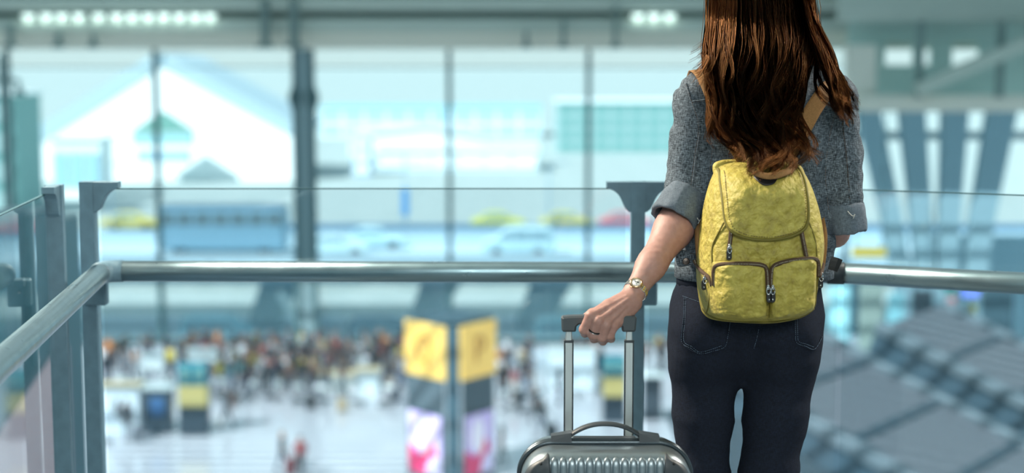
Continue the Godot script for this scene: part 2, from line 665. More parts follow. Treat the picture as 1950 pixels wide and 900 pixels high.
func build_window_wall():
	var top := at(975, 94, 84).y
	var mx := []
	for p in [-263, 20, 300, 0, 856, 1120, 1386, 1612]:
		mx.append(at(p, 300, 84).x)
	mx[3] = at(582, 300, 84).x
	# mullions: slim dark posts, one of them a pair of round columns
	for i in mx.size():
		if i == 3:
			continue
		var g := G.new(Vector3(mx[i], LOW, GLASS_Z))
		g.box(Vector3(mx[i], (LOW + top) / 2, GLASS_Z), Vector3(0.26, top - LOW, 0.5), Basis(), 0.04)
		var o := put("mullion", g, M.mullion)
		o.position = Vector3(mx[i], LOW, GLASS_Z)
		tag(o, ["slim dark window mullion beyond the left edge of the glass hall", "slim dark window mullion nearest the left edge, beside the teal building", "slim dark window mullion in front of the white gabled canopy", "", "slim dark window mullion between the white cars and the van", "slim dark window mullion left of the middle railing post", "slim dark window mullion behind the traveller's back", "slim dark window mullion right of the traveller's sleeve"][i], "mullion", "slim mullions of the window wall", "structure")
	var col := thing("column", "grey twin column with flared caps standing in the window wall", "column", Vector3(mx[3], LOW, GLASS_Z + 0.4), "", "structure")
	for s in [-1, 1]:
		var g := G.new()
		g.smooth().lathe([Vector2(0.3, 0), Vector2(0.3, 0.15), Vector2(0.16, 0.3), Vector2(0.15, 13.2), Vector2(0.34, 13.8), Vector2(0.34, 14.1), Vector2(0.14, 14.6), Vector2(0.12, top - LOW)], 16, Transform3D(Basis(), Vector3(s * 0.50, 0, 0)))
		put("shaft", g, flat("column_dark", Color(0.25, 0.37, 0.38), 0.5), col)
	var web := G.new()
	web.box(Vector3(0, (top - LOW) / 2, 0.0), Vector3(0.80, top - LOW, 0.12))
	put("web", web, flat("web_pale", Color(0.50, 0.59, 0.60), 0.6), col)
	# panes between the mullions
	mx.push_front(mx[0] - 8.2)
	for i in mx.size() - 1:
		var a: float = mx[i] + 0.14
		var b: float = mx[i + 1] - 0.14
		var t := thing("window_%d" % (i + 1), "tall glazed bay of the window wall, number %d from the left" % (i + 1), "window", Vector3((a + b) / 2, LOW, GLASS_Z), "", "structure")
		var tr: float = top - LOW - 1.0
		for y in [[0.3, tr - 0.05], [tr + 0.05, top - LOW]]:
			var p := G.new()
			p.quad(Vector3(-(b - a) / 2, y[0], 0), Vector3((b - a) / 2, y[0], 0), Vector3((b - a) / 2, y[1], 0), Vector3(-(b - a) / 2, y[1], 0))
			put("pane", p, M.window_glass, t)
		var q := G.new()
		q.box(Vector3(0, tr, 0), Vector3(b - a, 0.07, 0.12))
		put("transom", q, flat("transom_grey", Color(0.45, 0.58, 0.58), 0.5), t)
		var s := G.new()
		s.box(Vector3(0, 0.15, 0), Vector3(b - a, 0.3, 0.3))
		put("sill", s, M.mullion, t)
	# the header: beams, a recess with a row of lamps, hangers
	var y0 := top
	var span := 92.0
	var x0 := -16.0
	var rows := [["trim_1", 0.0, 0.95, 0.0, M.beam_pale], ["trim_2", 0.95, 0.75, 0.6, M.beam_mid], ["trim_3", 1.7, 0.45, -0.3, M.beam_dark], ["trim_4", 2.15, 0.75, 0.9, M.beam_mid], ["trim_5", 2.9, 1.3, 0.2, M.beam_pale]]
	for q in rows:
		var g := G.new()
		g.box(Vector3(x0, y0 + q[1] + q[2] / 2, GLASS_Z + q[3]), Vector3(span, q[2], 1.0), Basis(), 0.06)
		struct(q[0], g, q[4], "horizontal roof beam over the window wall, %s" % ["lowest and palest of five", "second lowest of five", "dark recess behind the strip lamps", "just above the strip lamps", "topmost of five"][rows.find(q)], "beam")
	var n := 0
	for px in [54, 88, 118, 150, 188, 222, 252, 282, 312, 342, 372, 400, 1215, 1245, 1275]:
		var p := at(px, 30, 83)
		var lp := thing("strip_lamp", "glowing strip lamp under the roof edge, %s" % ["first from left of the long row", "second from left of the long row", "third from left of the long row", "fourth from left of the long row", "fifth from left of the long row", "sixth from left of the long row", "sixth from right of the long row", "fifth from right of the long row", "fourth from right of the long row", "third from right of the long row", "second from right of the long row", "last on the right of the long row", "left of three beside her hair", "middle of three beside her hair", "right of three beside her hair"][n], "lamp", p, "strip lamps under the roof edge")
		var b := G.new()
		b.box(Vector3.ZERO, Vector3(0.72, 0.2, 0.2), Basis(), 0.05)
		var e := flat("strip_glow", Color(0.9, 0.9, 0.9), 0.5)
		e.emission_enabled = true
		e.emission = Color(0.84, 0.95, 0.92)
		e.emission_energy_multiplier = 0.5
		put("tube", b, e, lp)
		var k := G.new()
		k.box(Vector3(0, 0.13, -0.1), Vector3(0.8, 0.08, 0.5), Basis(), 0.02)
		put("tray", k, M.beam_dark, lp)
		var l := OmniLight3D.new()
		l.name = "light"
		l.light_color = Color(0.9, 1.0, 0.97)
		l.light_energy = 0.2
		l.light_size = 0.1
		l.omni_range = 100.0
		l.omni_attenuation = 2.0
		l.shadow_enabled = true
		lp.add_child(l)
		l.position = Vector3(0, -0.15, 0.3)
		n += 1
	n = 0
	for q in [[20, 0.62, 46], [112, 0.6, 60], [178, 0.5, 64], [505, 0.9, 0], [560, 1.0, 0], [1002, 0.5, 60], [1073, 0.5, 40], [1172, 0.5, 12]]:
		var a := at(q[0], q[2], 82.4)
		var b := at(q[0], 92, 82.4)
		var g := G.new(b)
		g.box((a + b) / 2, Vector3(q[1] * 0.45, a.y - b.y, 0.35), Basis(), 0.03)
		g.box(b + Vector3(0, 0.12, 0), Vector3(q[1], 0.24, 0.6), Basis(), 0.03)
		var o := put("hanger", g, M.beam_dark)
		o.position = b
		tag(o, "dark steel hanger on the roof edge beams, %s" % ["at the left edge of the picture", "second from the left edge", "third from the left edge", "left one of the pair above the twin column", "right one of the pair above the twin column", "left one of three right of the middle", "middle one of three right of the middle", "right one of three, nearest the hair"][n], "hanger", "hangers on the roof edge", "structure")
		n += 1

# ------------------------------------------------------------------ the world outside
func car(label: String, where: Vector3, turn: float, paint: Color, kind: String, group: String):
	var t := thing("car" if kind != "van" else "van", label, "car" if kind != "van" else "van", where, group)
	t.rotation.y = turn
	var side: Array = {
		"car": [[-2.2, 0.35], [-2.25, 0.75], [-2.05, 0.95], [-1.55, 1.0], [-1.05, 1.42], [-0.3, 1.5], [0.45, 1.42], [1.05, 1.0], [1.9, 0.85], [2.2, 0.65], [2.2, 0.35]],
		"van": [[-2.45, 0.35], [-2.5, 1.0], [-2.4, 1.75], [-2.1, 1.98], [0.0, 2.02], [0.8, 1.9], [1.5, 1.3], [2.2, 1.05], [2.45, 0.75], [2.45, 0.35]]}[kind]
	var poly := PackedVector2Array()
	for p in side:
		poly.append(Vector2(p[0], p[1]))
	var b := G.new()
	b.prism(poly, 1.72, Transform3D(), 0.12)
	var m := flat("car_paint_" + paint.to_html(), paint, 0.25)
	put("body", b, m, t)
	var gl := flat("car_glass", Color(0.50, 0.64, 0.69), 0.45)
	var wins: Array = [[[-1.4, 1.02], [-1.0, 1.36], [-0.4, 1.42], [-0.4, 1.02]], [[-0.3, 1.02], [-0.3, 1.42], [0.4, 1.35], [0.9, 1.02]]] if kind == "car" else [[[-2.2, 1.15], [-2.1, 1.75], [-0.9, 1.8], [-0.9, 1.15]], [[-0.8, 1.15], [-0.8, 1.8], [0.2, 1.8], [0.2, 1.15]], [[0.3, 1.15], [0.3, 1.8], [0.75, 1.75], [1.3, 1.25]]]
	for w in wins:
		var q := PackedVector2Array()
		for p in w:
			q.append(Vector2(p[0], p[1]))
		var g := G.new()
		g.prism(q, 1.76)
		put("window", g, gl, t)
	for x in [-1.4, 1.4]:
		for z in [-0.78, 0.78]:
			var g := G.new()
			g.smooth().lathe([Vector2(0.0, -0.1), Vector2(0.28, -0.1), Vector2(0.33, -0.05), Vector2(0.33, 0.05), Vector2(0.28, 0.1), Vector2(0.0, 0.1)], 14, Transform3D(Basis(Vector3.RIGHT, PI / 2), Vector3(x, 0.33, z)))
			put("wheel", g, flat("tyre", Color(0.09, 0.1, 0.11), 0.8), t)
	return t

func block(called: String, label: String, category: String, lo: Vector3, hi: Vector3, m: Material, rows := 0, cols := 0, wm: Material = null, roof: Material = null):
	var t := thing(called, label, category, Vector3((lo.x + hi.x) / 2, lo.y, (lo.z + hi.z) / 2))
	var s := hi - lo
	var g := G.new()
	g.box(Vector3(0, s.y / 2, 0), s)
	put("walls", g, m, t)
	var r := G.new()
	r.box(Vector3(0, s.y + 0.2, 0), s * Vector3(1, 0, 1) + Vector3(0.8, 0.4, 0.8), Basis(), 0.1)
	put("roof", r, roof if roof else M.white_paint, t)
	for i in rows:
		for j in cols:
			var w := G.new()
			w.box(Vector3(-s.x / 2 + (j + 0.5) * s.x / cols, s.y * (i + 0.55) / (rows + 0.1), s.z / 2), Vector3(s.x / cols * 0.86, s.y / (rows + 0.1) * 0.66, 0.3))
			put("window", w, wm, t)
	return t

func build_outside():
	var gy := -17.0
	var g := G.new()
	g.box(Vector3(0, gy - 0.5, -2085), Vector3(5200, 1, 4000))
	struct("ground", g, M.road, "pale sunlit ground outside the window wall", "ground")
	var fw := G.new()
	fw.box(Vector3(0, (gy + LOW) / 2 - 0.3, -86.2), Vector3(124, 2.4, 0.6))
	struct("foundation", fw, M.concrete, "low concrete wall under the window wall", "wall")
	var dg := G.new()
	dg.tube([at(531, 556, 95), at(572, 622, 95)], 0.26, 6)
	dg.box(Vector3(at(572, 622, 95).x, (at(572, 622, 95).y + gy) / 2, -95), Vector3(0.4, at(572, 622, 95).y - gy, 0.4))
	struct("strut", dg, M.white_paint, "short white diagonal strut left of the twin column under the raised road", "strut")
	var ap0 := G.new()
	ap0.box(Vector3(0, gy + 0.02, -97.5), Vector3(170, 0.1, 20))  # pale slab added to lighten the shaded ground below the deck
	struct("brightening_slab", ap0, flat("brightening_pale", Color(0.84, 0.92, 0.95), 0.9), "pale slab added to brighten the shaded ground under the near raised road", "ground")
	# the near raised road with its slanting piers
	var dy := at(975, 497, 98).y
	var deck := thing("raised_road", "near raised road deck carrying the bus and the white cars", "road", Vector3(0, gy, -103), "", "structure")
	var s := G.new()
	s.box(Vector3(0, dy - 0.75 - gy, 0), Vector3(150, 1.5, 10))
	put("deck", s, flat("deck_concrete", Color(0.62, 0.75, 0.81), 0.85), deck)
	var as_ := G.new()
	as_.box(Vector3(0, dy + 0.02 - gy, 0), Vector3(150, 0.06, 9.4))
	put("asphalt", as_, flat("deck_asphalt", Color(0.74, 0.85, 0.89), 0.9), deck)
	for z in [[4.8, 0.45], [-4.8, 0.9]]:
		var k := G.new()
		k.box(Vector3(0, dy + z[1] / 2 - gy, z[0]), Vector3(150, z[1], 0.25))
		put("parapet", k, M.concrete, deck)
	for px in [-240, 20, 500, 800, 1010, 1340, 1600]:
		var x := at(px, 580, 103).x
		var p := G.new()
		var h := dy - 1.5 - gy
		p.rings([PackedVector3Array([Vector3(x - 1.0, 0, -1.5), Vector3(x + 1.0, 0, -1.5), Vector3(x + 1.0, 0, 1.5), Vector3(x - 1.0, 0, 1.5)]), PackedVector3Array([Vector3(x + 0.3, h, -1.5), Vector3(x + 3.2, h, -1.5), Vector3(x + 3.2, h, 1.5), Vector3(x + 0.3, h, 1.5)])])
		put("pier", p, M.concrete, deck)
	# the far road
	var fy := at(975, 432, 124).y
	var far := thing("raised_road", "far raised road where the yellow and red taxis drive", "road", Vector3(0, gy, -126), "", "structure")
	s = G.new()
	s.box(Vector3(0, (fy - gy) / 2, 0), Vector3(170, fy - gy, 12))
	put("deck", s, M.road, far)
	var fp := G.new()
	fp.box(Vector3(14, fy + 0.2 - gy, 6.1), Vector3(80, 1.0, 0.25))
	put("parapet", fp, flat("blue_fence", Color(0.34, 0.50, 0.62), 0.8), far)
	# vehicles on the near road
	var bus_at := at(428, 486, 102)
	bus_at.y = dy + 0.05
	var bus := thing("bus", "long blue-grey coach with a row of side windows on the near raised road", "bus", bus_at)
	var b := G.new()
	b.box(Vector3(0, 1.75, 0), Vector3(8.7, 2.9, 2.5), Basis(), 0.22)
	put("body", b, flat("bus_paint", Color(0.44, 0.60, 0.68), 0.3), bus)
	var rf := G.new()
	rf.box(Vector3(0, 3.2, 0), Vector3(8.3, 0.22, 2.2), Basis(), 0.08)
	put("roof", rf, flat("bus_roof", Color(0.26, 0.38, 0.46), 0.4), bus)
	for i in 7:
		var w := G.new()
		w.box(Vector3(-3.66 + i * 1.22, 2.45, 1.2), Vector3(1.08, 0.95, 0.14), Basis(), 0.04)
		put("window", w, flat("bus_glass", Color(0.34, 0.42, 0.45), 0.1), bus)
	for x in [-2.8, 2.9]:
		for z in [-1.0, 1.0]:
			var w := G.new()
			w.smooth().lathe([Vector2(0, -0.15), Vector2(0.4, -0.15), Vector2(0.48, -0.08), Vector2(0.48, 0.08), Vector2(0.4, 0.15), Vector2(0, 0.15)], 16, Transform3D(Basis(Vector3.RIGHT, PI / 2), Vector3(x, 0.48, z)))
			put("wheel", w, M.get("tyre", flat("tyre", Color(0.09, 0.1, 0.11), 0.8)), bus)
	var spots := [[640, 100.5, "car", Color(0.80, 0.92, 0.94), "white car on the near raised road right of the twin column, nearer of two"], [712, 104.6, "car", Color(0.74, 0.88, 0.92), "white car on the near raised road overlapped by another white car"], [985, 100.5, "van", Color(0.72, 0.86, 0.90), "white round-backed van on the near raised road"]]
	for q in spots:
		var p := at(q[0], 490, q[1])
		p.y = dy + 0.05
		car(q[4], p, PI if q[2] == "van" else 0.0, q[3], q[2], "vehicles on the near raised road")
	spots = [[950, Color(0.80, 0.82, 0.30), "yellow and green taxi on the far road, left of the other taxi"], [1080, Color(0.82, 0.80, 0.38), "yellow and green taxi on the far road beside the mullion"], [1192, Color(0.82, 0.42, 0.44), "red taxi on the far road behind the middle railing post"], [250, Color(0.84, 0.80, 0.40), "yellow taxi on the far road left of the coach"], [60, Color(0.80, 0.45, 0.47), "red car on the far road at the left edge"]]
	for q in spots:
		var p := at(q[0], 430, 122)
		p.y = fy
		car(q[2], p, 0.0, q[1], "car", "taxis on the far road")
	for q in [[735, 95, Color(0.34, 0.48, 0.56), "van", "dark van parked under the raised road left of the yellow sign tower"], [1090, 95, Color(0.62, 0.80, 0.84), "van", "pale van parked under the raised road right of the yellow sign tower"], [420, 96, Color(0.58, 0.78, 0.84), "van", "pale van parked under the raised road left of the twin column"]]:
		var p := at(q[0], 640, q[1])
		p.y = gy
		car(q[4], p, 0.0, q[2], q[3], "vans under the raised road")
	# lamp posts and a blue sign on the far road
	for q in [[772, "slim lamp post with a blue sign panel on the far road"], [212, "slim lamp post on the far road at the left, beside the corner post"], [1045, "slim lamp post on the far road behind the first taxi"]]:
		var p := at(q[0], 425, 120.5)
		p.y = fy
		var t := thing("lamp_post", q[1], "lamp post", p)
		var k := G.new()
		k.smooth().lathe([Vector2(0.16, 0), Vector2(0.1, 0.4), Vector2(0.07, 5.2)], 8, Transform3D())
		k.tube([Vector3(0, 5.2, 0), Vector3(0.3, 5.5, 0), Vector3(1.0, 5.6, 0)], 0.06, 6)
		put("pole", k, flat("lamp_grey", Color(0.50, 0.62, 0.68), 0.5), t)
		var hd := G.new()
		hd.box(Vector3(1.2, 5.58, 0), Vector3(0.7, 0.12, 0.3), Basis(), 0.05)
		put("lamp_head", hd, M.lamp_grey, t)
		if q[0] == 772:
			var sg := G.new()
			sg.box(Vector3(0, 2.4, 0.12), Vector3(0.6, 2.2, 0.08), Basis(), 0.03)
			put("sign_panel", sg, flat("sign_blue", Color(0.28, 0.58, 0.82), 0.5), t)
	# a white gabled canopy, far off
	var cz := 230.0
	var ap := at(308, 128, cz)
	var el := at(60, 285, cz)
	var er := at(560, 262, cz)
	var can := thing("canopy", "large white gabled canopy with two sloping roof beams outside the windows", "canopy", Vector3(ap.x, gy, -cz))
	for q in [[el, 2.4], [er, 2.0]]:
		var k := G.new(Vector3(ap.x, gy, -cz))
		var e: Vector3 = q[0]
		var u := (ap - e).normalized()
		var n := Vector3(-u.y, u.x, 0)
		if n.y < 0:
			n = -n
		k.rings([PackedVector3Array([e, e + n * q[1], e + n * q[1] + Vector3(0, 0, -26), e + Vector3(0, 0, -26)]), PackedVector3Array([ap, ap + n * q[1], ap + n * q[1] + Vector3(0, 0, -26), ap + Vector3(0, 0, -26)])])
		put("roof_beam", k, flat("canopy_beam", Color(0.66, 0.75, 0.78), 0.7), can)
	var sk := G.new(Vector3(ap.x, gy, -cz))
	sk.prism(PackedVector2Array([Vector2(el.x, el.y), Vector2(ap.x, ap.y), Vector2(er.x, er.y), Vector2(er.x, gy), Vector2(el.x, gy)]), 0.6, Transform3D(Basis(), Vector3(0, 0, -cz - 0.4)))
	put("gable_wall", sk, flat("canopy_white", Color(0.94, 0.97, 0.97), 0.8), can)
	var pc := at(310, 218, cz - 6)
	for q in [[-0.0, 3.6, Color(0.42, 0.62, 0.58), -1.0], [2.6, 4.6, Color(0.58, 0.78, 0.80), -3.6], [4.6, 4.0, Color(0.62, 0.76, 0.82), -6.2]]:
		var k := G.new(Vector3(ap.x, gy, -cz))
		if q[0] == 0.0:
			k.prism(PackedVector2Array([Vector2(pc.x - 4.6, pc.y - 2.6), Vector2(pc.x, pc.y + 0.4), Vector2(pc.x + 4.6, pc.y - 2.6)]), 2.0, Transform3D(Basis(), Vector3(0, 0, -cz + 6)))
			put("pediment", k, flat("pediment_green", q[2], 0.8), can)
		else:
			k.box(Vector3(pc.x, pc.y + q[3], -cz + 6), Vector3(q[1] * 1.9, 1.6, 1.6))
			put("storey", k, flat("storey_%s" % q[2].to_html(), q[2], 0.8), can)
	# buildings, far off
	var teal := flat("teal_glass", Color(0.42, 0.62, 0.61), 0.6)
	var teal2 := flat("teal_glass_pale", Color(0.62, 0.74, 0.74), 0.6)
	var pale := flat("pale_wall", Color(0.90, 0.95, 0.95), 0.8)
	var grey := flat("grey_wall", Color(0.78, 0.86, 0.89), 0.8)
	var a1 := at(-20, 262, 170)
	var a2 := at(95, 178, 190)
	block("building", "teal glazed building at the left edge beyond the windows", "building", Vector3(a1.x - 14, gy, -186), Vector3(a2.x, a2.y, -176), teal, 4, 5, teal2)
	a1 = at(1062, 262, 300)
	a2 = at(1330, 196, 300)
	block("building", "long teal glazed building left of the traveller's sleeve", "building", Vector3(a1.x, gy, -320), Vector3(a2.x, a2.y, -300), teal2, 4, 8, teal)
	a1 = at(610, 262, 360)
	a2 = at(1030, 207, 360)
	block("building", "low pale hall with a thin blue roof line on the horizon", "building", Vector3(a1.x, gy, -380), Vector3(a2.x, a2.y, -360), pale, 2, 10, flat("soft_blue", Color(0.62, 0.80, 0.86), 0.6), flat("soft_teal", Color(0.52, 0.76, 0.80), 0.7))
	a1 = at(720, 318, 250)
	a2 = at(1025, 288, 250)
	block("building", "white flat-roofed terminal shed outside the middle windows", "building", Vector3(a1.x, gy, -266), Vector3(a2.x, a2.y, -250), grey, 1, 6, pale)
	var hall_at := at(800, 300, 290)
	var hall := thing("building", "white shed with a low pitched roof behind the flat terminal shed", "building", Vector3(hall_at.x, gy, -300))
	var top: float = at(800, 246, 290).y - gy
	var q1 := G.new()
	q1.prism(PackedVector2Array([Vector2(-14, 0), Vector2(14, 0), Vector2(14, top - 2.6), Vector2(1, top), Vector2(-14, top - 1.6)]), 14)
	put("walls", q1, pale, hall)
	var q2 := G.new()
	q2.prism(PackedVector2Array([Vector2(-14.6, top - 1.6), Vector2(1, top + 0.1), Vector2(14.6, top - 2.6), Vector2(14.6, top - 2.0), Vector2(1, top + 0.7), Vector2(-14.6, top - 1.0)]), 15)
	put("roof", q2, grey, hall)
	a1 = at(672, 318, 240)
	a2 = at(705, 262, 240)
	block("stair_tower", "narrow blue-grey stair tower left of the flat terminal shed", "building", Vector3(a1.x, gy, -244), Vector3(a2.x, a2.y, -240), flat("tower_blue", Color(0.58, 0.70, 0.82), 0.8), 3, 1, pale)
	a1 = at(100, 305, 200)
	a2 = at(190, 268, 200)
	block("building", "low white kiosk house left of the gabled canopy", "building", Vector3(a1.x, gy, -206), Vector3(a2.x, a2.y, -200), pale, 1, 3, flat("soft_blue", Color(0.62, 0.80, 0.86), 0.6))
	# two old street lamps with square arms at the left edge
	var sp := at(8, 330, 88)
	var sl := thing("street_lamp", "dark street lamp with two bent arms at the left edge", "street lamp", Vector3(sp.x, gy, -88))
	var hgt: float = at(8, 150, 88).y - gy
	var k := G.new()
	k.tube([Vector3(0, 0, 0), Vector3(0, hgt + 1.4, 0)], 0.13, 8)
	put("pole", k, M.mullion, sl)
	for s2 in [-1, 1]:
		k = G.new()
		k.tube([Vector3(0, hgt, 0), Vector3(s2 * 1.05, hgt - 0.1, 0), Vector3(s2 * 1.08, hgt - 0.7, 0)], 0.12, 8)
		put("arm", k, M.mullion, sl)
		k = G.new()
		k.lathe([Vector2(0.1, 0.25), Vector2(0.34, 0.0), Vector2(0.34, -0.12), Vector2(0.0, -0.16)], 12, Transform3D(Basis(), Vector3(s2 * 1.08, hgt - 0.8, 0)))
		put("lamp_head", k, M.mullion, sl)

# ------------------------------------------------------------------ the right-hand side of the hall
func build_right_side():
	var z := -80.0
	var x0 := at(1628, 300, 80).x
	var y1 := at(1628, 212, 80).y
	var y2 := at(1628, 180, 80).y
	var g := G.new()
	g.box(Vector3(x0 + 16, (y1 + y2) / 2, z), Vector3(32, y2 - y1, 1.2), Basis(), 0.08)
	struct("crossbeam", g, M.beam_pale, "pale horizontal crossbeam above the slanting columns on the right", "beam")
	var u := G.new()
	u.box(Vector3(x0 + 16, at(1700, 14, 80).y + 0.6, z - 0.4), Vector3(34, 2.6, 1.0), Basis(), 0.08)
	struct("crossbeam", u, M.beam_mid, "broad grey upper beam in the top right corner of the hall", "beam")
	var v := G.new()
	v.box(Vector3(x0 + 0.2, at(1640, 150, 80).y, z - 0.2), Vector3(1.6, 3.6, 0.8), Basis(), 0.08)
	struct("pillar", v, M.beam_pale, "short pale pillar over the left end of the crossbeam", "pillar")
	var d := G.new()
	var a := at(1745, 172, 79)
	var b := at(2000, 62, 79)
	d.tube([a, b], 0.5, 4, Vector3(0, 0, 1))
	struct("brace", d, M.beam_mid, "diagonal steel brace rising to the top right corner", "beam")
	for q in [[1752, "first from the left", 0.34], [1905, "second from the left", 0.34]]:
		var w := G.new()
		w.box((at(q[0], 185, 79.2) + at(q[0], 40, 79.2)) / 2, Vector3(q[2], 4.0, 0.4), Basis(), 0.03)
		struct("strut", w, M.beam_dark, "thin dark upright strut above the crossbeam, %s" % q[1], "strut")
	# wall above the crossbeam, with openings that show the sky
	var back := G.new()
	var ys := [at(1700, 180, 82).y, at(1700, 124, 82).y, at(1700, 80, 82).y, 5.4]
	back.box(Vector3(x0 + 18, (ys[0] + ys[1]) / 2, -82.4), Vector3(36, ys[1] - ys[0], 0.3))
	var px := [1620.0, 1688.0, 1742.0, 1757.0, 1776.0, 1816.0, 1868.0, 2200.0]
	for i in range(0, px.size(), 2):
		var l := at(px[i], 100, 82).x
		var r := at(px[i + 1], 100, 82).x
		back.box(Vector3((l + r) / 2, (ys[1] + ys[2]) / 2, -82.4), Vector3(r - l, ys[2] - ys[1], 0.3))
	back.box(Vector3(x0 + 18, (ys[2] + ys[3]) / 2, -82.4), Vector3(36, ys[3] - ys[2], 0.3))
	struct("wall_gable", back, flat("gable_paint", Color(0.72, 0.82, 0.78), 0.8), "grey wall with small bright openings under the roof on the right", "wall")
	# slanting columns
	var n := 0
	for q in [[1652, 1698, 1736, 44], [1735, 1753, 1768, 46], [1817, 1806, 1798, 46], [1906, 1868, 1842, 52]]:
		var top := at(q[0], 212, 80)
		var mid := at(q[1], 420, 80)
		var foot := at(q[2], 640, 80)
		var k := G.new(foot)
		var w: float = q[3] * 80.0 / FPX / 2.0
		var rr := []
		for p in [[foot, w * 0.75], [mid, w * 0.85], [top, w * 1.05]]:
			rr.append(PackedVector3Array([p[0] + Vector3(-p[1], 0, -0.4), p[0] + Vector3(p[1], 0, -0.4), p[0] + Vector3(p[1], 0, 0.4), p[0] + Vector3(-p[1], 0, 0.4)]))
		k.rings(rr)
		var o := put("slanting_column", k, flat("slant_blue", Color(0.52, 0.65, 0.69), 0.7))
		o.position = foot
		tag(o, "broad blue-grey slanting column under the right crossbeam, %s" % ["first right of the traveller's sleeve", "second right of the traveller's sleeve", "third right of the traveller's sleeve", "the one nearest the right edge"][n], "column", "slanting columns on the right", "structure")
		n += 1
	# a low glazed front behind them
	var lg := G.new()
	var t1 := at(1700, 258, 83).y
	lg.box(Vector3(x0 + 12, t1, -83), Vector3(30, 0.5, 0.3))
	struct("rail_beam", lg, M.column_grey, "thin horizontal beam behind the slanting columns", "beam")
	var lo := G.new()
	var b1 := at(1700, 450, 83).y
	lo.box(Vector3(x0 + 22, (b1 + LOW) / 2, -83.4), Vector3(34, b1 - LOW, 0.4))
	struct("wall_shopfront", lo, flat("shop_wall", Color(0.55, 0.70, 0.75), 0.7), "blue-grey wall of the shops on the far right", "wall")
	# the shops on the lower level
	var sign_at := at(1655, 479, 76)
	var sg := thing("shop_sign", "bright yellow sign board right of the backpack above the handrail", "sign", Vector3(sign_at.x, sign_at.y, -76))
	var s := G.new()
	s.box(Vector3.ZERO, Vector3(1.75, 0.5, 0.2), Basis(), 0.04)
	put("board", s, flat("sign_yellow", Color(0.86, 0.76, 0.12), 0.5), sg)
	s = G.new()
	for x in [-0.7, 0.7]:
		s.tube([Vector3(x, 0.2, -0.15), Vector3(x, 0.2 + y1 - sign_at.y, -0.15)], 0.04, 6)
	put("hangers", s, M.mullion, sg)
	sg.get_child(-1).set_meta("kind", "stuff")
	for q in [
		["display_panel", "beige display panel standing under the yellow sign", 1660, 540, 645, 46, Color(0.55, 0.63, 0.60)],
		["display_panel", "dark brown display panel among the lower shops on the right", 1757, 552, 645, 40, Color(0.20, 0.24, 0.27)],
		["display_panel", "tall pale display panel just right of her hip", 1600, 545, 645, 40, Color(0.66, 0.90, 0.93)],
		["display_panel", "pale narrow display panel between the beige and the brown ones", 1706, 560, 640, 30, Color(0.52, 0.76, 0.80)],
		["display_panel", "dark grey display panel in the shops at the right edge", 1900, 545, 600, 60, Color(0.24, 0.34, 0.38)]]:
		var top := at(q[2], q[3], 74)
		var foot := Vector3(top.x, LOW, -74)
		var t := thing(q[0], q[1], "panel", foot, "display panels of the lower shops")
		var h := top.y - LOW
		s = G.new()
		s.box(Vector3(0, h / 2, 0), Vector3(q[5] * 74.0 / FPX, h, 0.3), Basis(), 0.05)
		put("panel", s, flat("panel_" + q[6].to_html(), q[6], 0.5), t)
		s = G.new()
		s.box(Vector3(0, 0.06, 0.1), Vector3(q[5] * 74.0 / FPX + 0.2, 0.12, 0.9), Basis(), 0.02)
		put("foot", s, M.mullion, t)
	for q in [[1818, 546, Color(0.16, 0.60, 0.56), "teal round balloon floating over the lower shops"], [1832, 546, Color(0.42, 0.52, 0.92), "blue-violet glowing screen over the lower shops"]]:
		var p := at(q[0], q[1], 70)
		if q[0] == 1818:
			var t := thing("balloon", q[3], "balloon", Vector3(p.x, LOW, -70))
			s = G.new()
			s.smooth().lathe([Vector2(0.0, -0.45), Vector2(0.2, -0.35), Vector2(0.38, 0.0), Vector2(0.3, 0.3), Vector2(0.0, 0.42)], 16, Transform3D(Basis(), Vector3(-0.2, p.y - LOW, 0)))
			put("bubble", s, flat("balloon_teal", q[2], 0.4), t)
			s = G.new()
			s.tube([Vector3(-0.2, p.y - LOW - 0.4, 0), Vector3(-0.1, 1.0, 0), Vector3(0, 0, 0)], 0.015, 5)
			put("string", s, M.white_paint, t)
		else:
			var t := thing("screen", q[3], "screen", Vector3(p.x + 0.25, LOW, -69.5))
			s = G.new()
			s.box(Vector3(0, p.y - LOW, 0.06), Vector3(0.8, 0.8, 0.04), Basis(), 0.01)
			var e := flat("screen_violet", q[2], 0.4)
			e.emission_enabled = true
			e.emission = q[2]
			e.emission_energy_multiplier = 0.7
			put("display", s, e, t)
			s = G.new()
			s.box(Vector3(0, p.y - LOW, -0.02), Vector3(0.9, 0.9, 0.1), Basis(), 0.02)
			s.tube([Vector3(0, p.y - LOW - 0.4, -0.02), Vector3(0, 0, -0.02)], 0.06, 8)
			s.box(Vector3(0, 0.04, 0), Vector3(0.6, 0.08, 0.5), Basis(), 0.02)
			put("stand", s, M.mullion, t)

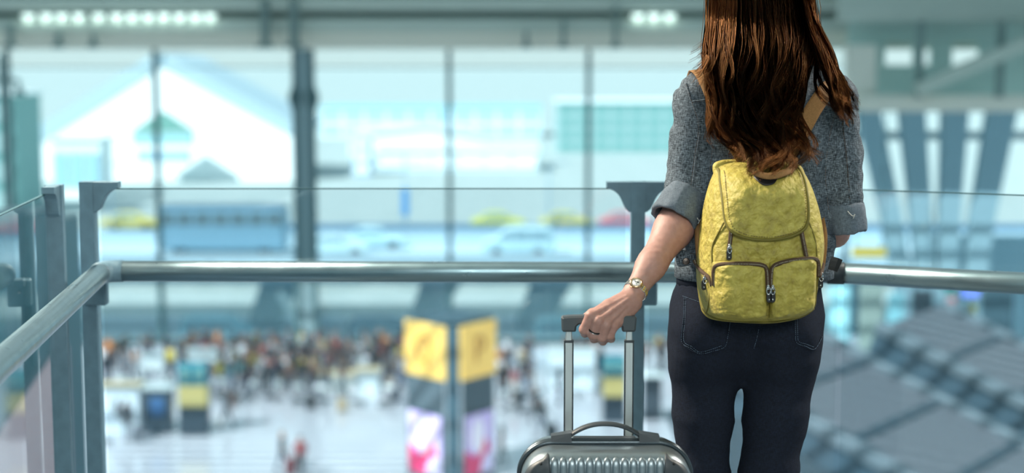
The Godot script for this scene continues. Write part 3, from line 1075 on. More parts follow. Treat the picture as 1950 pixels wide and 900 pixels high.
# ------------------------------------------------------------------ covered escalators, seen from above
func build_walkways():
	var u := Vector3(4.7, -2.3, 3.7).normalized()
	var v := Vector3(3.7, 0, -4.7).normalized()
	var n := v.cross(u)
	if n.y < 0:
		n = -n
	for w in [[Vector3(11.7, -9.0, -55.4) - v * 7.6, 7.6, -1.0, 14.0, "nearer covered escalator with pale roof panels, left of the dark gap"], [Vector3(15.2, -9.5, -58.0), 6.5, -1.0, 13.0, "farther covered escalator with pale roof panels at the right edge"]]:
		var p0: Vector3 = w[0]
		var wide: float = w[1]
		var mid: Vector3 = p0 + u * (w[2] + w[3]) / 2 + v * wide / 2
		var t := thing("escalator", w[4], "escalator", Vector3(mid.x, LOW, mid.z), "covered escalators")
		var o := t.position
		var B := Basis(v, n, v.cross(n))
		var s: float = w[2]
		var i := 0
		while s < w[3] - 1.0:
			var len := 2.75
			var k := G.new(o)
			k.box(p0 + u * (s + len / 2) + v * wide / 2, Vector3(wide, 0.16, len), B, 0.05)
			put("roof_panel", k, flat("walkway_panel", Color(0.42, 0.435, 0.46), 0.45), t)
			k = G.new(o)
			k.box(p0 + u * (s + len + 0.15) + v * wide / 2 + n * 0.02, Vector3(wide, 0.24, 0.34), B, 0.03)
			put("joint", k, flat("walkway_joint", Color(0.22, 0.29, 0.33), 0.6), t)
			if i % 2 == 0:
				for e in [0.2, wide - 0.2]:
					var q: Vector3 = p0 + u * (s + len) + v * e
					k = G.new(o)
					k.box(Vector3(q.x, (q.y - 0.6 + LOW) / 2, q.z), Vector3(0.3, q.y - 0.6 - LOW, 0.3))
					put("post", k, flat("walkway_post", Color(0.26, 0.36, 0.42), 0.5), t)
			s += len + 0.3
			i += 1
		for e in [0.0, wide]:
			var k := G.new(o)
			k.box(p0 + u * (w[2] + w[3]) / 2 + v * e + n * 0.1, Vector3(0.42, 0.5, w[3] - w[2]), B, 0.08)
			put("edge_beam", k, flat("walkway_edge", Color(0.38, 0.44, 0.47), 0.5), t)
			k = G.new(o)
			k.box(p0 + u * (w[2] + w[3]) / 2 + v * (0.15 if e == 0.0 else wide - 0.15) - n * 0.62, Vector3(0.2, 1.0, w[3] - w[2]), B, 0.05)
			put("side_cladding", k, flat("walkway_side", Color(0.22, 0.31, 0.36), 0.5), t)

# ------------------------------------------------------------------ the balustrade
func build_railing():
	var rz := 3.60
	var cor := at(195, 516, rz)                     # the corner of the handrail
	var mid := at(1215, 513, rz - 0.02)
	var bend := at(1592, 506, rz - 0.03)
	var dr := at(1990, 515, 3.38)
	var ry := cor.y
	mid.y = ry
	bend.y = ry
	dr.y = ry
	var back := Vector3(0.117, 0, 0.993)            # the left rail comes towards the viewer
	var lend := cor + back * 3.3
	var rail := thing("handrail", "thick brushed steel handrail tube running round the gallery edge", "handrail", Vector3(mid.x, 0, mid.z))
	var o := rail.position
	for q in [[cor + Vector3(0.03, 0, 0), bend], [bend, dr + (dr - bend) * 1.2], [cor + back * 0.03, lend]]:
		var g := G.new(o)
		g.smooth().tube([q[0], q[1]], 0.0255, 28)
		put("tube", g, M.brushed_steel, rail)
	var el := G.new(o)
	var arc := []
	for i in 9:
		var t := i / 8.0
		var a := cor + Vector3(0.05, 0, 0)
		var b := cor + back * 0.05
		arc.append(a.lerp(cor, t).lerp(cor.lerp(b, t), t))
	el.smooth().tube(arc, 0.0268, 28)
	put("elbow", el, M.post_steel, rail)
	var jt := G.new(o)
	jt.smooth().tube([bend + Vector3(-0.02, 0, 0), bend + (dr - bend).normalized() * 0.02], 0.0275, 28)
	put("joint", jt, flat("rail_joint", Color(0.17, 0.20, 0.22), 0.5, 0.4), rail)
	# posts
	var top_y: float = at(167, 345, rz + 0.05).y
	var gl_y: float = at(975, 358.5, rz + 0.055).y
	var posts := [
		[at(167, 345, rz + 0.05), 0.0, [1], "square steel balustrade post at the corner with a bracket to its right"],
		[at(103, 350, rz - 0.05), PI / 2, [-1], "square steel balustrade post of the left railing, left of the corner post"],
		[at(1215, 345, rz + 0.05), 0.0, [-1, 1], "square steel balustrade post between suitcase and traveller with brackets on both sides"]]
	for q in posts:
		var p: Vector3 = q[0]
		var t := thing("balustrade_post", q[3], "post", Vector3(p.x, 0, p.z), "balustrade posts")
		if q[1] != 0.0:
			t.rotation.y = atan2(-back.x, -back.z) + PI / 2 + PI
		var g := G.new()
		var h := top_y
		g.rings([
			PackedVector3Array([Vector3(-0.019, -0.6, -0.02), Vector3(0.019, -0.6, -0.02), Vector3(0.019, -0.6, 0.02), Vector3(-0.019, -0.6, 0.02)]),
			PackedVector3Array([Vector3(-0.0165, h, -0.02), Vector3(0.0165, h, -0.02), Vector3(0.0165, h, 0.02), Vector3(-0.0165, h, 0.02)])])
		put("upright", g, M.post_steel, t)
		for s in q[2]:
			var poly := PackedVector2Array([Vector2(0.014, 0), Vector2(0.078, 0), Vector2(0.078, -0.015)])
			for k2 in [[0.070, -0.018], [0.060, -0.022], [0.051, -0.029], [0.044, -0.038], [0.039, -0.048], [0.035, -0.058], [0.030, -0.067], [0.023, -0.073], [0.014, -0.076]]:
				poly.append(Vector2(k2[0], k2[1]))
			if s < 0:
				for i in poly.size():
					poly[i].x = -poly[i].x
			g = G.new()
			g.prism(poly, 0.03, Transform3D(Basis(), Vector3(0, h, 0)), 0.0015)
			put("glass_bracket", g, M.post_steel, t)
		if q[1] == 0.0:
			g = G.new()
			g.box(Vector3(0.018, ry - 0.052, 0.026), Vector3(0.058, 0.068, 0.03), Basis(), 0.004)
			g.box(Vector3(0.018, ry - 0.026, 0.044), Vector3(0.03, 0.02, 0.03), Basis(), 0.003)
			put("rail_bracket", g, M.post_steel, t)
			g = G.new()
			g.smooth().lathe([Vector2(0, 0.004), Vector2(0.004, 0.003), Vector2(0.005, 0)], 10, Transform3D(Basis(Vector3.RIGHT, PI / 2), Vector3(0.018, ry - 0.05, 0.041)))
			put("screw", g, M.chrome, t)
	# glass panels
	var panels := [
		[posts[0][0] + Vector3(0.03, 0, 0), posts[2][0] - Vector3(0.03, 0, 0), "clear balustrade glass panel between the corner post and the middle post"],
		[posts[2][0] + Vector3(0.03, 0, 0), at(1600, 358, rz + 0.04), "clear balustrade glass panel behind the traveller"],
		[at(1612, 358, rz + 0.03), at(1612, 358, rz + 0.03) + (dr - bend) * 2.2, "clear balustrade glass panel right of the traveller, turning towards the viewer"],
		[posts[1][0] + back * 0.03 + Vector3(-0.012, 0, 0), posts[1][0] + back * 2.6 + Vector3(-0.012, 0, 0), "clear balustrade glass panel of the left railing at the left edge"]]
	for q in panels:
		var a: Vector3 = q[0]
		var b: Vector3 = q[1]
		a.y = 0.0
		b.y = 0.0
		var t := thing("glass_panel", q[2], "glass panel", a, "balustrade glass panels")
		var g := G.new(a)
		var up := Vector3(0, gl_y, 0)
		var dn := Vector3(0, -0.35, 0)
		g.quad(a + dn, b + dn, b + up, a + up)
		put("pane", g, M.balustrade_glass, t)
		g = G.new(a)
		g.tube([a + up, b + up], 0.0018, 4, Vector3.UP, 3.0)
		put("top_edge", g, M.glass_edge, t)
		g = G.new(a)
		g.box((a + b) / 2 + Vector3(0, -0.3, 0), Vector3((b - a).length() - 0.02, 0.2, 0.03), Basis(Vector3.UP, -atan2((b - a).z, (b - a).x)), 0.004)
		put("shoe", g, M.post_steel, t)
	# strips added as reflections, and a sloping parapet in the void left of the gallery
	var n := 0
	for q in [[6, 400, 9.0, 42], [62, 400, 9.4, 40], [118, 415, 9.8, 26]]:
		var p := at(q[0], q[1], q[2])
		var g := G.new(Vector3(p.x, LOW, p.z))
		g.box(Vector3(p.x, (p.y + LOW) / 2, p.z), Vector3(q[3] * q[2] / FPX, p.y - LOW, 0.5), Basis(), 0.01)
		var f := put("reflection_strip", g, flat("reflection_teal", Color(0.19, 0.40, 0.45), 0.35))
		f.position = Vector3(p.x, LOW, p.z)
		tag(f, "tall dark teal reflection strip added behind the left glass, %s" % ["at the left edge", "second from the left edge", "narrow one next to the left railing post"][n], "reflection", "added reflection strips at the left", "structure")
		n += 1
	var e := G.new()
	var a := at(-60, 905, 8.0)
	var b := at(155, 640, 8.6)
	e.prism(PackedVector2Array([Vector2(a.x, a.y), Vector2(b.x, b.y), Vector2(b.x, LOW), Vector2(a.x, LOW)]), 0.3, Transform3D(Basis(), Vector3(0, 0, -8.2)))
	struct("parapet", e, flat("parapet_lilac", Color(0.72, 0.68, 0.74), 0.7), "lilac-grey sloping parapet behind the left railing posts", "wall")
	var ec := G.new()
	ec.tube([Vector3(a.x, a.y, -8.15), Vector3(b.x, b.y, -8.15)], 0.06, 4, Vector3(0, 0, 1), 1.0)
	struct("parapet_coping", ec, flat("coping_dark", Color(0.24, 0.36, 0.42), 0.5), "dark coping along the top of the lilac parapet", "coping")

# ------------------------------------------------------------------ things in the hall
func slab(t: Node3D, called: String, a: Vector2, b: Vector2, y0: float, y1: float, thick: float, m: Material, bev := 0.03) -> MeshInstance3D:
	var d := b - a
	var g := G.new()
	g.box(Vector3((a.x + b.x) / 2, (y0 + y1) / 2, (a.y + b.y) / 2), Vector3(d.length(), y1 - y0, thick), Basis(Vector3.UP, -atan2(d.y, d.x)), bev)
	return put(called, g, m, t)

func poster_print() -> ImageTexture:                     # a pale lilac poster with a white round shape over a pink one
	var im := Image.create(64, 96, false, Image.FORMAT_RGB8)
	for y in 96:
		for x in 64:
			var p := Vector2(x / 64.0, y / 96.0)
			var c := Color(0.72, 0.62, 0.90).lerp(Color(0.90, 0.84, 0.96), 0.5 + 0.5 * sin(p.x * 17.0))
			if p.y > 0.46 + 0.5 * absf(p.x - 0.5) - 0.14 * cos(p.x * 9.0):
				c = Color(0.86, 0.18, 0.42)
			if p.distance_to(Vector2(0.86, 1.0)) < 0.34:
				c = Color(0.85, 0.82, 0.95)
			if ((p - Vector2(0.45, 0.36)) * Vector2(1.0, 0.72)).length() < 0.22:
				c = Color(0.96, 0.94, 0.98)
			im.set_pixel(x, y, c)
	return ImageTexture.create_from_image(im)

func build_hall_things():
	# the sign tower with two glowing yellow letters
	var f := at(862, 622, 55.0)
	var h := f.y - LOW
	var px := 55.0 / FPX
	var t := thing("sign_tower", "grey square sign tower with two glowing yellow letter panels above pink posters", "sign", Vector3(f.x, LOW, -55.0))
	var grey := flat("tower_grey", Color(0.33, 0.39, 0.42), 0.5)
	var dark := flat("tower_dark", Color(0.24, 0.36, 0.41), 0.5)
	var y1: float = h - 108 * px
	var y2: float = h - 180 * px
	var g := G.new()
	g.box(Vector3(0, h / 2 - 0.03, -0.12), Vector3(0.5, h - 0.06, 0.24), Basis(), 0.04)
	put("corner_post", g, dark, t)
	var k := G.new()
	k.prism(PackedVector2Array([Vector2(-0.2, 0.1), Vector2(-1.85, 1.75), Vector2(-0.1, 3.3), Vector2(1.5, 1.75), Vector2(0.2, 0.1)]), 0.15, Transform3D(Basis(Vector3.RIGHT, -PI / 2), Vector3(0, h + 0.05, -0.1)))
	put("roof", k, dark, t)
	var print_tex := poster_print()
	for s in [-1, 1]:
		var a := Vector2(s * 0.26, -0.02)
		var b := Vector2(-1.9, -1.72) if s < 0 else Vector2(1.58, -1.72)
		if s < 0:
			var c := a
			a = b
			b = c
		var i := (b - a).normalized() * 0.12
		var back := Vector2(0, -0.16)
		slab(t, "wall", a + i + back, b - i + back, 0.0, h - 0.1, 0.1, grey)
		var ym := flat("sign_glow", Color(0.82, 0.68, 0.32), 0.5)
		ym.emission_enabled = true
		ym.emission = Color(1.0, 0.86, 0.48)
		ym.emission_energy_multiplier = 0.62
		slab(t, "letter_panel", a, b, y1, h, 0.14, ym, 0.05)
		var pm := flat("poster_print", Color(1, 1, 1), 0.5)
		pm.albedo_texture = print_tex
		pm.emission_enabled = true
		pm.emission = Color.WHITE
		pm.emission_operator = BaseMaterial3D.EMISSION_OP_MULTIPLY
		pm.emission_texture = print_tex
		pm.emission_energy_multiplier = 0.3
		var d := b - a
		var turn := -atan2(d.y, d.x)
		var n := Vector2(-d.y, d.x).normalized()
		var mid := (a + b) / 2 + n * 0.02
		var q := G.new()
		var c0 := mid - d * 0.40 + n * 0.04
		var c1 := mid + d * 0.40 + n * 0.04
		q.st.set_uv(Vector2(0, 0))
		var up := 0.3
		for w in [[c0, up, 0, 1], [c1, y2, 1, 0], [c1, up, 1, 1], [c0, up, 0, 1], [c0, y2, 0, 0], [c1, y2, 1, 0]]:
			q.st.set_uv(Vector2(w[2], w[3]))
			q.st.add_vertex(Vector3(w[0].x, w[1], w[0].y))
		put("poster", q, pm, t)
		slab(t, "poster_frame", c0 - n * 0.05 - d.normalized() * 0.06, c1 - n * 0.05 + d.normalized() * 0.06, up - 0.06, y2 + 0.06, 0.07, dark, 0.01)
		var tm := TextMesh.new()
		tm.text = "Q" if s < 0 else "P"
		tm.font_size = 110
		tm.pixel_size = 0.0125
		tm.depth = 0.04
		var fnt := SystemFont.new()
		fnt.font_names = PackedStringArray(["Droid Sans"])
		tm.font = fnt
		var letter := MeshInstance3D.new()
		letter.name = "letter"
		letter.mesh = tm
		letter.material_override = flat("letter_amber", Color(0.84, 0.56, 0.16), 0.5)
		t.add_child(letter, true)
		letter.transform = Transform3D(Basis(Vector3.UP, turn), Vector3(mid.x + n.x * 0.075, (y1 + h) / 2 + 0.05, mid.y + n.y * 0.075))
		var l := AreaLight3D.new()
		l.name = "glow"
		l.area_size = Vector2(d.length(), h - y1)
		l.light_color = Color(1.0, 0.8, 0.35)
		l.light_energy = 1.0
		l.area_range = 100.0
		l.area_attenuation = 2.0
		l.shadow_enabled = true
		t.add_child(l, true)
		l.transform = Transform3D(Basis.looking_at(Vector3(n.x, 0, n.y), Vector3.UP), Vector3(mid.x + n.x * 0.2, (y1 + h) / 2, mid.y + n.y * 0.2))
	# the service desks at the left
	desk("service_desk", "tall white service desk with a beige worktop at the far left", 231, 825, 74, 735, Color(0.84, 0.90, 0.93), "beige")
	desk("kiosk", "dark grey kiosk with a blue screen, left of the teal and yellow kiosk", 299, 826, 52, 740, Color(0.22, 0.27, 0.31), "screen")
	ad_kiosk("teal and yellow advertising kiosk on a dark base, left of the crowd", 369, 828, 56, 693, 775)
	ad_kiosk("teal and yellow advertising kiosk behind the suitcase handle tubes", 1170, 805, 44, 680, 756)
	desk("kiosk", "dark grey kiosk between the middle railing post and the traveller's hip", 1242, 800, 34, 716, Color(0.26, 0.30, 0.33), "")
	desk("service_desk", "white service desk in the crowd under the twin column", 640, 745, 70, 712, Color(0.86, 0.90, 0.88), "beige")
	desk("service_desk", "white service desk in the crowd left of the yellow sign tower", 700, 748, 44, 705, Color(0.86, 0.92, 0.93), "beige")
	desk("service_desk", "white service desk right of the yellow sign tower", 1090, 740, 90, 668, Color(0.86, 0.92, 0.94), "")
	var p := on_floor(300, 735, LOW)
	var w := thing("notice_board", "white notice board on posts behind the dark kiosk", "board", p)
	slab(w, "board", Vector2(-0.75, 0), Vector2(0.35, 0), 0.9, 1.7, 0.1, M.white_paint)
	for x in [-0.65, 0.25]:
		slab(w, "post", Vector2(x - 0.05, 0), Vector2(x + 0.05, 0), 0.0, 0.9, 0.1, M.mullion)
	p = on_floor(388, 736, LOW)
	w = thing("notice_board", "white header board on posts above the teal and yellow kiosk", "board", p)
	slab(w, "board", Vector2(-0.8, 0), Vector2(0.8, 0), 1.25, 1.95, 0.1, M.white_paint)
	for x in [-0.7, 0.7]:
		slab(w, "post", Vector2(x - 0.05, 0), Vector2(x + 0.05, 0), 0.0, 1.25, 0.1, M.mullion)
	for q in [[1812, 700, 566, Color(0.80, 0.52, 0.52), "salmon promotion banner under the balloon in the lower shops"], [1850, 702, 580, Color(0.60, 0.58, 0.26), "olive promotion banner under the violet screen"], [1785, 704, 586, Color(0.50, 0.22, 0.24), "dark red promotion banner left of the olive one"]]:
		var top := at(q[0], q[2], 71)
		w = thing("banner", q[4], "banner", Vector3(top.x, LOW, -71), "promotion banners")
		slab(w, "cloth", Vector2(-0.22, 0), Vector2(0.22, 0), 1.0, top.y - LOW, 0.05, flat("banner_" + q[3].to_html(), q[3], 0.7), 0.01)
		var g2 := G.new()
		g2.tube([Vector3(0, 0.03, -0.05), Vector3(0, top.y - LOW, -0.05)], 0.03, 6)
		g2.lathe([Vector2(0.0, 0.0), Vector2(0.3, 0.0), Vector2(0.25, 0.05), Vector2(0.0, 0.06)], 12, Transform3D(Basis(), Vector3(0, 0, -0.05)))
		put("stand", g2, M.mullion, w)

func desk(called: String, label: String, px: float, foot: float, wide: float, top: float, c: Color, kind: String):
	var p := on_floor(px, foot, LOW)
	var s := -p.z / FPX
	var w := wide * s
	var h: float = at(px, top, -p.z).y - LOW
	var t := thing(called, label, "desk" if called == "service_desk" else "kiosk", p)
	var g := G.new()
	g.box(Vector3(0, h / 2 - 0.05, -0.4), Vector3(w, h - 0.1, 0.8), Basis(), 0.04)
	put("body", g, flat("desk_" + c.to_html(), c, 0.35), t)
	g = G.new()
	g.box(Vector3(0, h, -0.4), Vector3(w + 0.16, 0.12, 0.96), Basis(), 0.03)
	put("worktop", g, flat("worktop_beige", Color(0.84, 0.78, 0.64), 0.5) if kind == "beige" else M.white_paint, t)
	g = G.new()
	g.box(Vector3(0, 0.06, -0.4), Vector3(w - 0.1, 0.14, 0.7))
	put("plinth", g, M.mullion, t)
	if kind == "screen":
		g = G.new()
		g.box(Vector3(0.05, h * 0.6, 0.02), Vector3(w * 0.55, h * 0.4, 0.08), Basis(), 0.02)
		put("screen", g, flat("screen_blue", Color(0.24, 0.40, 0.58), 0.3), t)
	elif kind == "beige" and wide > 72:
		g = G.new()
		g.box(Vector3(-0.15, h * 0.55, 0.0), Vector3(0.2, h * 0.34, 0.06), Basis(), 0.02)
		put("slot", g, flat("slot_brown", Color(0.25, 0.20, 0.20), 0.6), t)

func ad_kiosk(label: String, px: float, foot: float, wide: float, top: float, low: float):
	var p := on_floor(px, foot, LOW)
	var s := -p.z / FPX
	var w := wide * s
	var y1: float = at(px, top, -p.z).y - LOW
	var y0: float = at(px, low, -p.z).y - LOW
	var t := thing("advertising_kiosk", label, "kiosk", p, "advertising kiosks")
	slab(t, "base", Vector2(-w / 2, -0.3), Vector2(w / 2, -0.3), 0.0, y0, 0.6, flat("desk_dark", Color(0.20, 0.25, 0.29), 0.35))
	var ym := lerpf(y0, y1, 0.5)
	slab(t, "upper_panel", Vector2(-w / 2, -0.3), Vector2(w / 2, -0.3), ym, y1, 0.62, flat("kiosk_teal", Color(0.06, 0.48, 0.55), 0.4))
	slab(t, "lower_panel", Vector2(-w / 2, -0.3), Vector2(w / 2, -0.3), y0, ym, 0.64, flat("kiosk_yellow", Color(0.72, 0.67, 0.42), 0.5))
	for x in [-0.24, 0.24]:
		slab(t, "screen", Vector2(x * w - w * 0.15, 0.02), Vector2(x * w + w * 0.15, 0.02), lerpf(ym, y1, 0.15), lerpf(ym, y1, 0.85), 0.05, flat("kiosk_screen", Color(0.48, 0.66, 0.64), 0.3), 0.02)

# ------------------------------------------------------------------ the crowd
const TOPS := [["black", 0.09, 0.09, 0.1], ["white", 0.85, 0.88, 0.9], ["grey", 0.42, 0.44, 0.47], ["navy", 0.10, 0.14, 0.25], ["red", 0.55, 0.20, 0.22], ["pink", 0.80, 0.55, 0.58], ["yellow", 0.82, 0.74, 0.22], ["teal", 0.2, 0.5, 0.52], ["beige", 0.74, 0.66, 0.52], ["brown", 0.36, 0.25, 0.20], ["orange", 0.80, 0.50, 0.22], ["charcoal", 0.2, 0.2, 0.22]]
const LEGS := [["black", 0.08, 0.08, 0.09], ["navy-blue", 0.14, 0.18, 0.28], ["grey", 0.40, 0.42, 0.44], ["beige", 0.62, 0.55, 0.45], ["blue", 0.28, 0.36, 0.48]]

func person_shapes() -> Array:
	var out := []
	for v in 6:
		var f := Field.new()
		f.k = 0.016
		var st: float = [0.0, 0.16, 0.26, 0.0, 0.20, 0.05][v]
		var lift: float = [0.0, 0.0, 0.25, 0.5, 0.1, 0.0][v]
		var wide: float = [1.0, 0.92, 1.05, 0.95, 1.1, 0.9][v]
		f.add(Vector3(0, 1.0, 0), Vector3(0, 1.30, 0), 0.135 * wide, 0.155 * wide, Vector3(1, 1, 0.68))
		f.add(Vector3(-0.12, 1.38, 0), Vector3(0.12, 1.38, 0), 0.065, 0.065)
		f.add(Vector3(0, 1.40, 0), Vector3(0, 1.52, 0.01), 0.052, 0.050)
		f.add(Vector3(0, 1.57, 0.01), Vector3(0, 1.63, 0.0), 0.082, 0.092, Vector3(0.92, 1, 1.08))
		f.add(Vector3(0, 1.555, 0.10), Vector3(0, 1.575, 0.105), 0.014, 0.01)
		if v % 2 == 1:
			f.add(Vector3(0, 1.62, -0.03), Vector3(0, 1.38, -0.10), 0.09, 0.06, Vector3(1, 1, 0.6))
		for s in [-1, 1]:
			var k: float = s * st
			f.add(Vector3(s * 0.085, 0.93, 0), Vector3(s * 0.09, 0.5, k * 0.5 + 0.02), 0.088 * wide, 0.058)
			f.add(Vector3(s * 0.09, 0.5, k * 0.5 + 0.02), Vector3(s * 0.09, 0.08, k - (0.08 if k < 0 else 0.0)), 0.056, 0.040)
			f.add(Vector3(s * 0.09, 0.045, k - 0.02), Vector3(s * 0.10, 0.035, k + 0.15), 0.042, 0.034)
			var bend := lift if s > 0 else 0.1
			var el := Vector3(s * 0.235, 1.12, -k * 0.5)
			var ha := Vector3(s * (0.24 - bend * 0.2), 0.88 + bend * 0.5, -k * 0.7 + 0.06 + bend * 0.4)
			f.add(Vector3(s * 0.19, 1.37, 0), el, 0.055, 0.042)
			f.add(el, ha, 0.040, 0.028)
			f.add(ha, ha + (ha - el).normalized() * 0.09, 0.036, 0.026)
		out.append([f.arrays(0.032), f])
	return out

func dressed(a: Array, v: int, top: Color, leg: Color, hair: Color, skin: Color) -> ArrayMesh:
	var pos: PackedVector3Array = a[Mesh.ARRAY_VERTEX]
	var c := PackedColorArray()
	c.resize(pos.size())
	for i in pos.size():
		var p := pos[i]
		var k := top
		if p.y > 1.44:
			k = hair if p.y > 1.66 or p.z < 0.02 + (p.y - 1.6) * 0.3 and (p.y > 1.52 or v % 2 == 1) else skin
		elif v % 2 == 1 and p.z < -0.1 and p.y > 1.36 and absf(p.x) < 0.1:
			k = hair
		elif absf(p.x) < 0.2 and p.y < 0.93 and not (absf(p.x) > 0.185 and p.y > 0.7):
			k = leg if p.y > 0.09 else Color(0.07, 0.07, 0.07)
		elif p.y < 1.0 + (0.1 if p.z > 0.12 else 0.0) and absf(p.x) > 0.17:
			k = skin
		c[i] = k.srgb_to_linear()
	var b := a.duplicate()
	b[Mesh.ARRAY_COLOR] = c
	var m := ArrayMesh.new()
	m.add_surface_from_arrays(Mesh.PRIMITIVE_TRIANGLES, b)
	return m

func ordinal(n: int) -> String:
	var tail := "th"
	if n % 100 < 10 or n % 100 > 20:
		tail = ["th", "st", "nd", "rd", "th", "th", "th", "th", "th", "th"][n % 10]
	return "%d%s" % [n, tail]

func blocked() -> Array:                                 # the feet of what already stands in the hall
	var out := []
	for c in get_children():
		if c is Node3D and c.has_meta("category") and absf(c.position.y - LOW) < 0.1 and not c.has_meta("kind"):
			var n: String = c.get_meta("category")
			out.append([c.position.x, c.position.z - (0.5 if n in ["desk", "kiosk"] else 1.5 if n == "sign" else 0.0), 0.9 if n in ["desk", "kiosk", "board"] else 2.6 if n == "sign" else 0.3])
	for q in TROLLEYS + CASES:
		var p := on_floor(q[0], q[1], LOW)
		out.append([p.x, p.z, 0.45])
	for q in LONE:
		var p := on_floor(q[0], q[1], LOW)
		out.append([p.x, p.z, 0.36])
	return out

const TROLLEYS := [[236, 752], [310, 752], [418, 759], [470, 763], [520, 762], [566, 769], [612, 766], [684, 770], [735, 772], [972, 782], [1008, 786], [1096, 752], [1136, 750], [196, 842]]
const CASES := [[445, 772], [592, 780], [652, 784], [752, 764], [990, 772], [1050, 836], [554, 905], [262, 840]]
const LONE := [[197, 814], [243, 838], [432, 812], [538, 897], [573, 908], [956, 885], [1019, 806], [1034, 828], [1066, 770]]

func build_crowd():
	var shapes := person_shapes()
	var cloth := flat("crowd_cloth", Color(1, 1, 1), 0.75)
	cloth.vertex_color_use_as_albedo = true
	var r := RandomNumberGenerator.new()
	r.seed = 23
	var rows := []
	var taken := blocked()
	for q in [["crowd", 175, 350, 768, 684, 752], ["group behind the desks", 16, 195, 345, 690, 735], ["group right of the sign tower", 13, 942, 1015, 692, 765], ["group behind suitcase handle", 15, 1072, 1150, 690, 735], ["group beside her hip", 6, 1225, 1285, 690, 712]]:
		var got := []
		for i in q[1]:
			for attempt in 90:
				var x := r.randf_range(q[2], q[3])
				var y := r.randf_range(q[4], q[5])
				if q[0] == "crowd" and (x < 420 and y < 706 and r.randf() < 0.5):
					continue
				var p := on_floor(x, y, LOW)
				if taken.all(func(o): return Vector2(p.x - o[0], p.z - o[1]).length() > 0.34 + o[2]):
					taken.append([p.x, p.z, 0.33])
					got.append([x, y])
					break
		if q[0] == "crowd":
			for k in 3:
				var part := got.filter(func(e): return e[1] >= [684, 702, 724][k] and e[1] < [702, 724, 760][k])
				part.sort_custom(func(a, b): return a[0] < b[0])
				rows.append([["back crowd row", "middle crowd row", "front crowd row"][k], part])
		else:
			got.sort_custom(func(a, b): return a[0] < b[0])
			rows.append([q[0], got])
	rows.append(["lone walkers", LONE])
	var lone := ["at the left beside the white service desk", "before the white service desk", "alone right of the teal and yellow kiosk", "left of two on the open floor", "right of two on the open floor", "beside the pink poster of the sign tower", "back one of two left of suitcase", "front one of two left of suitcase", "alone left of the suitcase handle"]
	for q in rows:
		for i in q[1].size():
			var p := on_floor(q[1][i][0], q[1][i][1], LOW)
			var v := r.randi() % 6
			var top: Array = TOPS[[0, 0, 1, 1, 2, 3, 3, 4, 5, 6, 7, 8, 9, 9, 10, 11, 11, 0, 9, 3][r.randi() % 20]]
			var leg: Array = LEGS[[0, 0, 1, 1, 2, 3, 4][r.randi() % 7]]
			if q[0] == "lone walkers":
				top = [TOPS[0], TOPS[11], TOPS[2], TOPS[0], TOPS[4], TOPS[4], TOPS[11], TOPS[0], TOPS[3]][i]
			var hair: Color = [Color(0.08, 0.07, 0.07), Color(0.13, 0.09, 0.07), Color(0.30, 0.20, 0.12), Color(0.5, 0.38, 0.22)][[0, 0, 1, 1, 2, 3][r.randi() % 6]]
			var sk: Color = [Color(0.80, 0.62, 0.52), Color(0.70, 0.52, 0.42), Color(0.55, 0.39, 0.30)][r.randi() % 3]
			var o := put("person", dressed(shapes[v][0], v, Color(top[1], top[2], top[3]), Color(leg[1], leg[2], leg[3]), hair, sk), cloth)
			o.position = p
			o.rotation.y = r.randf_range(-PI, PI)
			o.scale = Vector3.ONE * r.randf_range(0.93, 1.06)
			var where: String = lone[i] if q[0] == "lone walkers" else "%s from left, %s" % [ordinal(i + 1), q[0]]
			tag(o, "person in %s top and %s trousers, %s" % [top[0], leg[0], where], "person", "people in the arrivals hall")
	# dark slab added to darken the floor between the escalators
	var dc := G.new()
	dc.box(Vector3(22, LOW + 0.02, -50), Vector3(30, 0.06, 34))
	put("darkening_slab", dc, flat("darkening_slate", Color(0.24, 0.31, 0.35), 0.9), get_node("hall_floor"))
	# luggage trolleys and cases among them
	var n := 0
	for q in TROLLEYS:
		var p := on_floor(q[0], q[1], LOW)
		var t := thing("luggage_trolley", "small chrome luggage trolley before the hall crowd, %s from the left" % ordinal([2, 3, 4, 5, 6, 7, 8, 9, 10, 11, 12, 13, 14, 1][n]), "trolley", p, "chrome luggage trolleys")
		t.rotation.y = r.randf_range(-PI, PI)
		var g := G.new()
		for x in [-0.26, 0.26]:
			g.smooth().tube([Vector3(x, 1.02, -0.42), Vector3(x, 0.3, -0.4), Vector3(x, 0.16, -0.3), Vector3(x * 0.7, 0.14, 0.5)], 0.022, 6)
		g.tube([Vector3(-0.28, 1.02, -0.42), Vector3(0.28, 1.02, -0.42)], 0.026, 6)
		g.box(Vector3(0, 0.17, 0.05), Vector3(0.46, 0.02, 0.8), Basis(), 0.005)
		put("frame", g, M.chrome, t)
		g = G.new()
		g.box(Vector3(0, 0.82, -0.3), Vector3(0.5, 0.2, 0.22), Basis(), 0.02)
		put("basket", g, flat("basket_white", Color(0.85, 0.88, 0.88), 0.4), t)
		for w in [[-0.24, -0.36], [0.24, -0.36], [0.0, 0.48]]:
			g = G.new()
			g.smooth().lathe([Vector2(0, -0.02), Vector2(0.07, -0.02), Vector2(0.07, 0.02), Vector2(0, 0.02)], 10, Transform3D(Basis(Vector3.FORWARD, PI / 2), Vector3(w[0], 0.07, w[1])))
			put("wheel", g, M.black_leather, t)
		n += 1
	n = 0
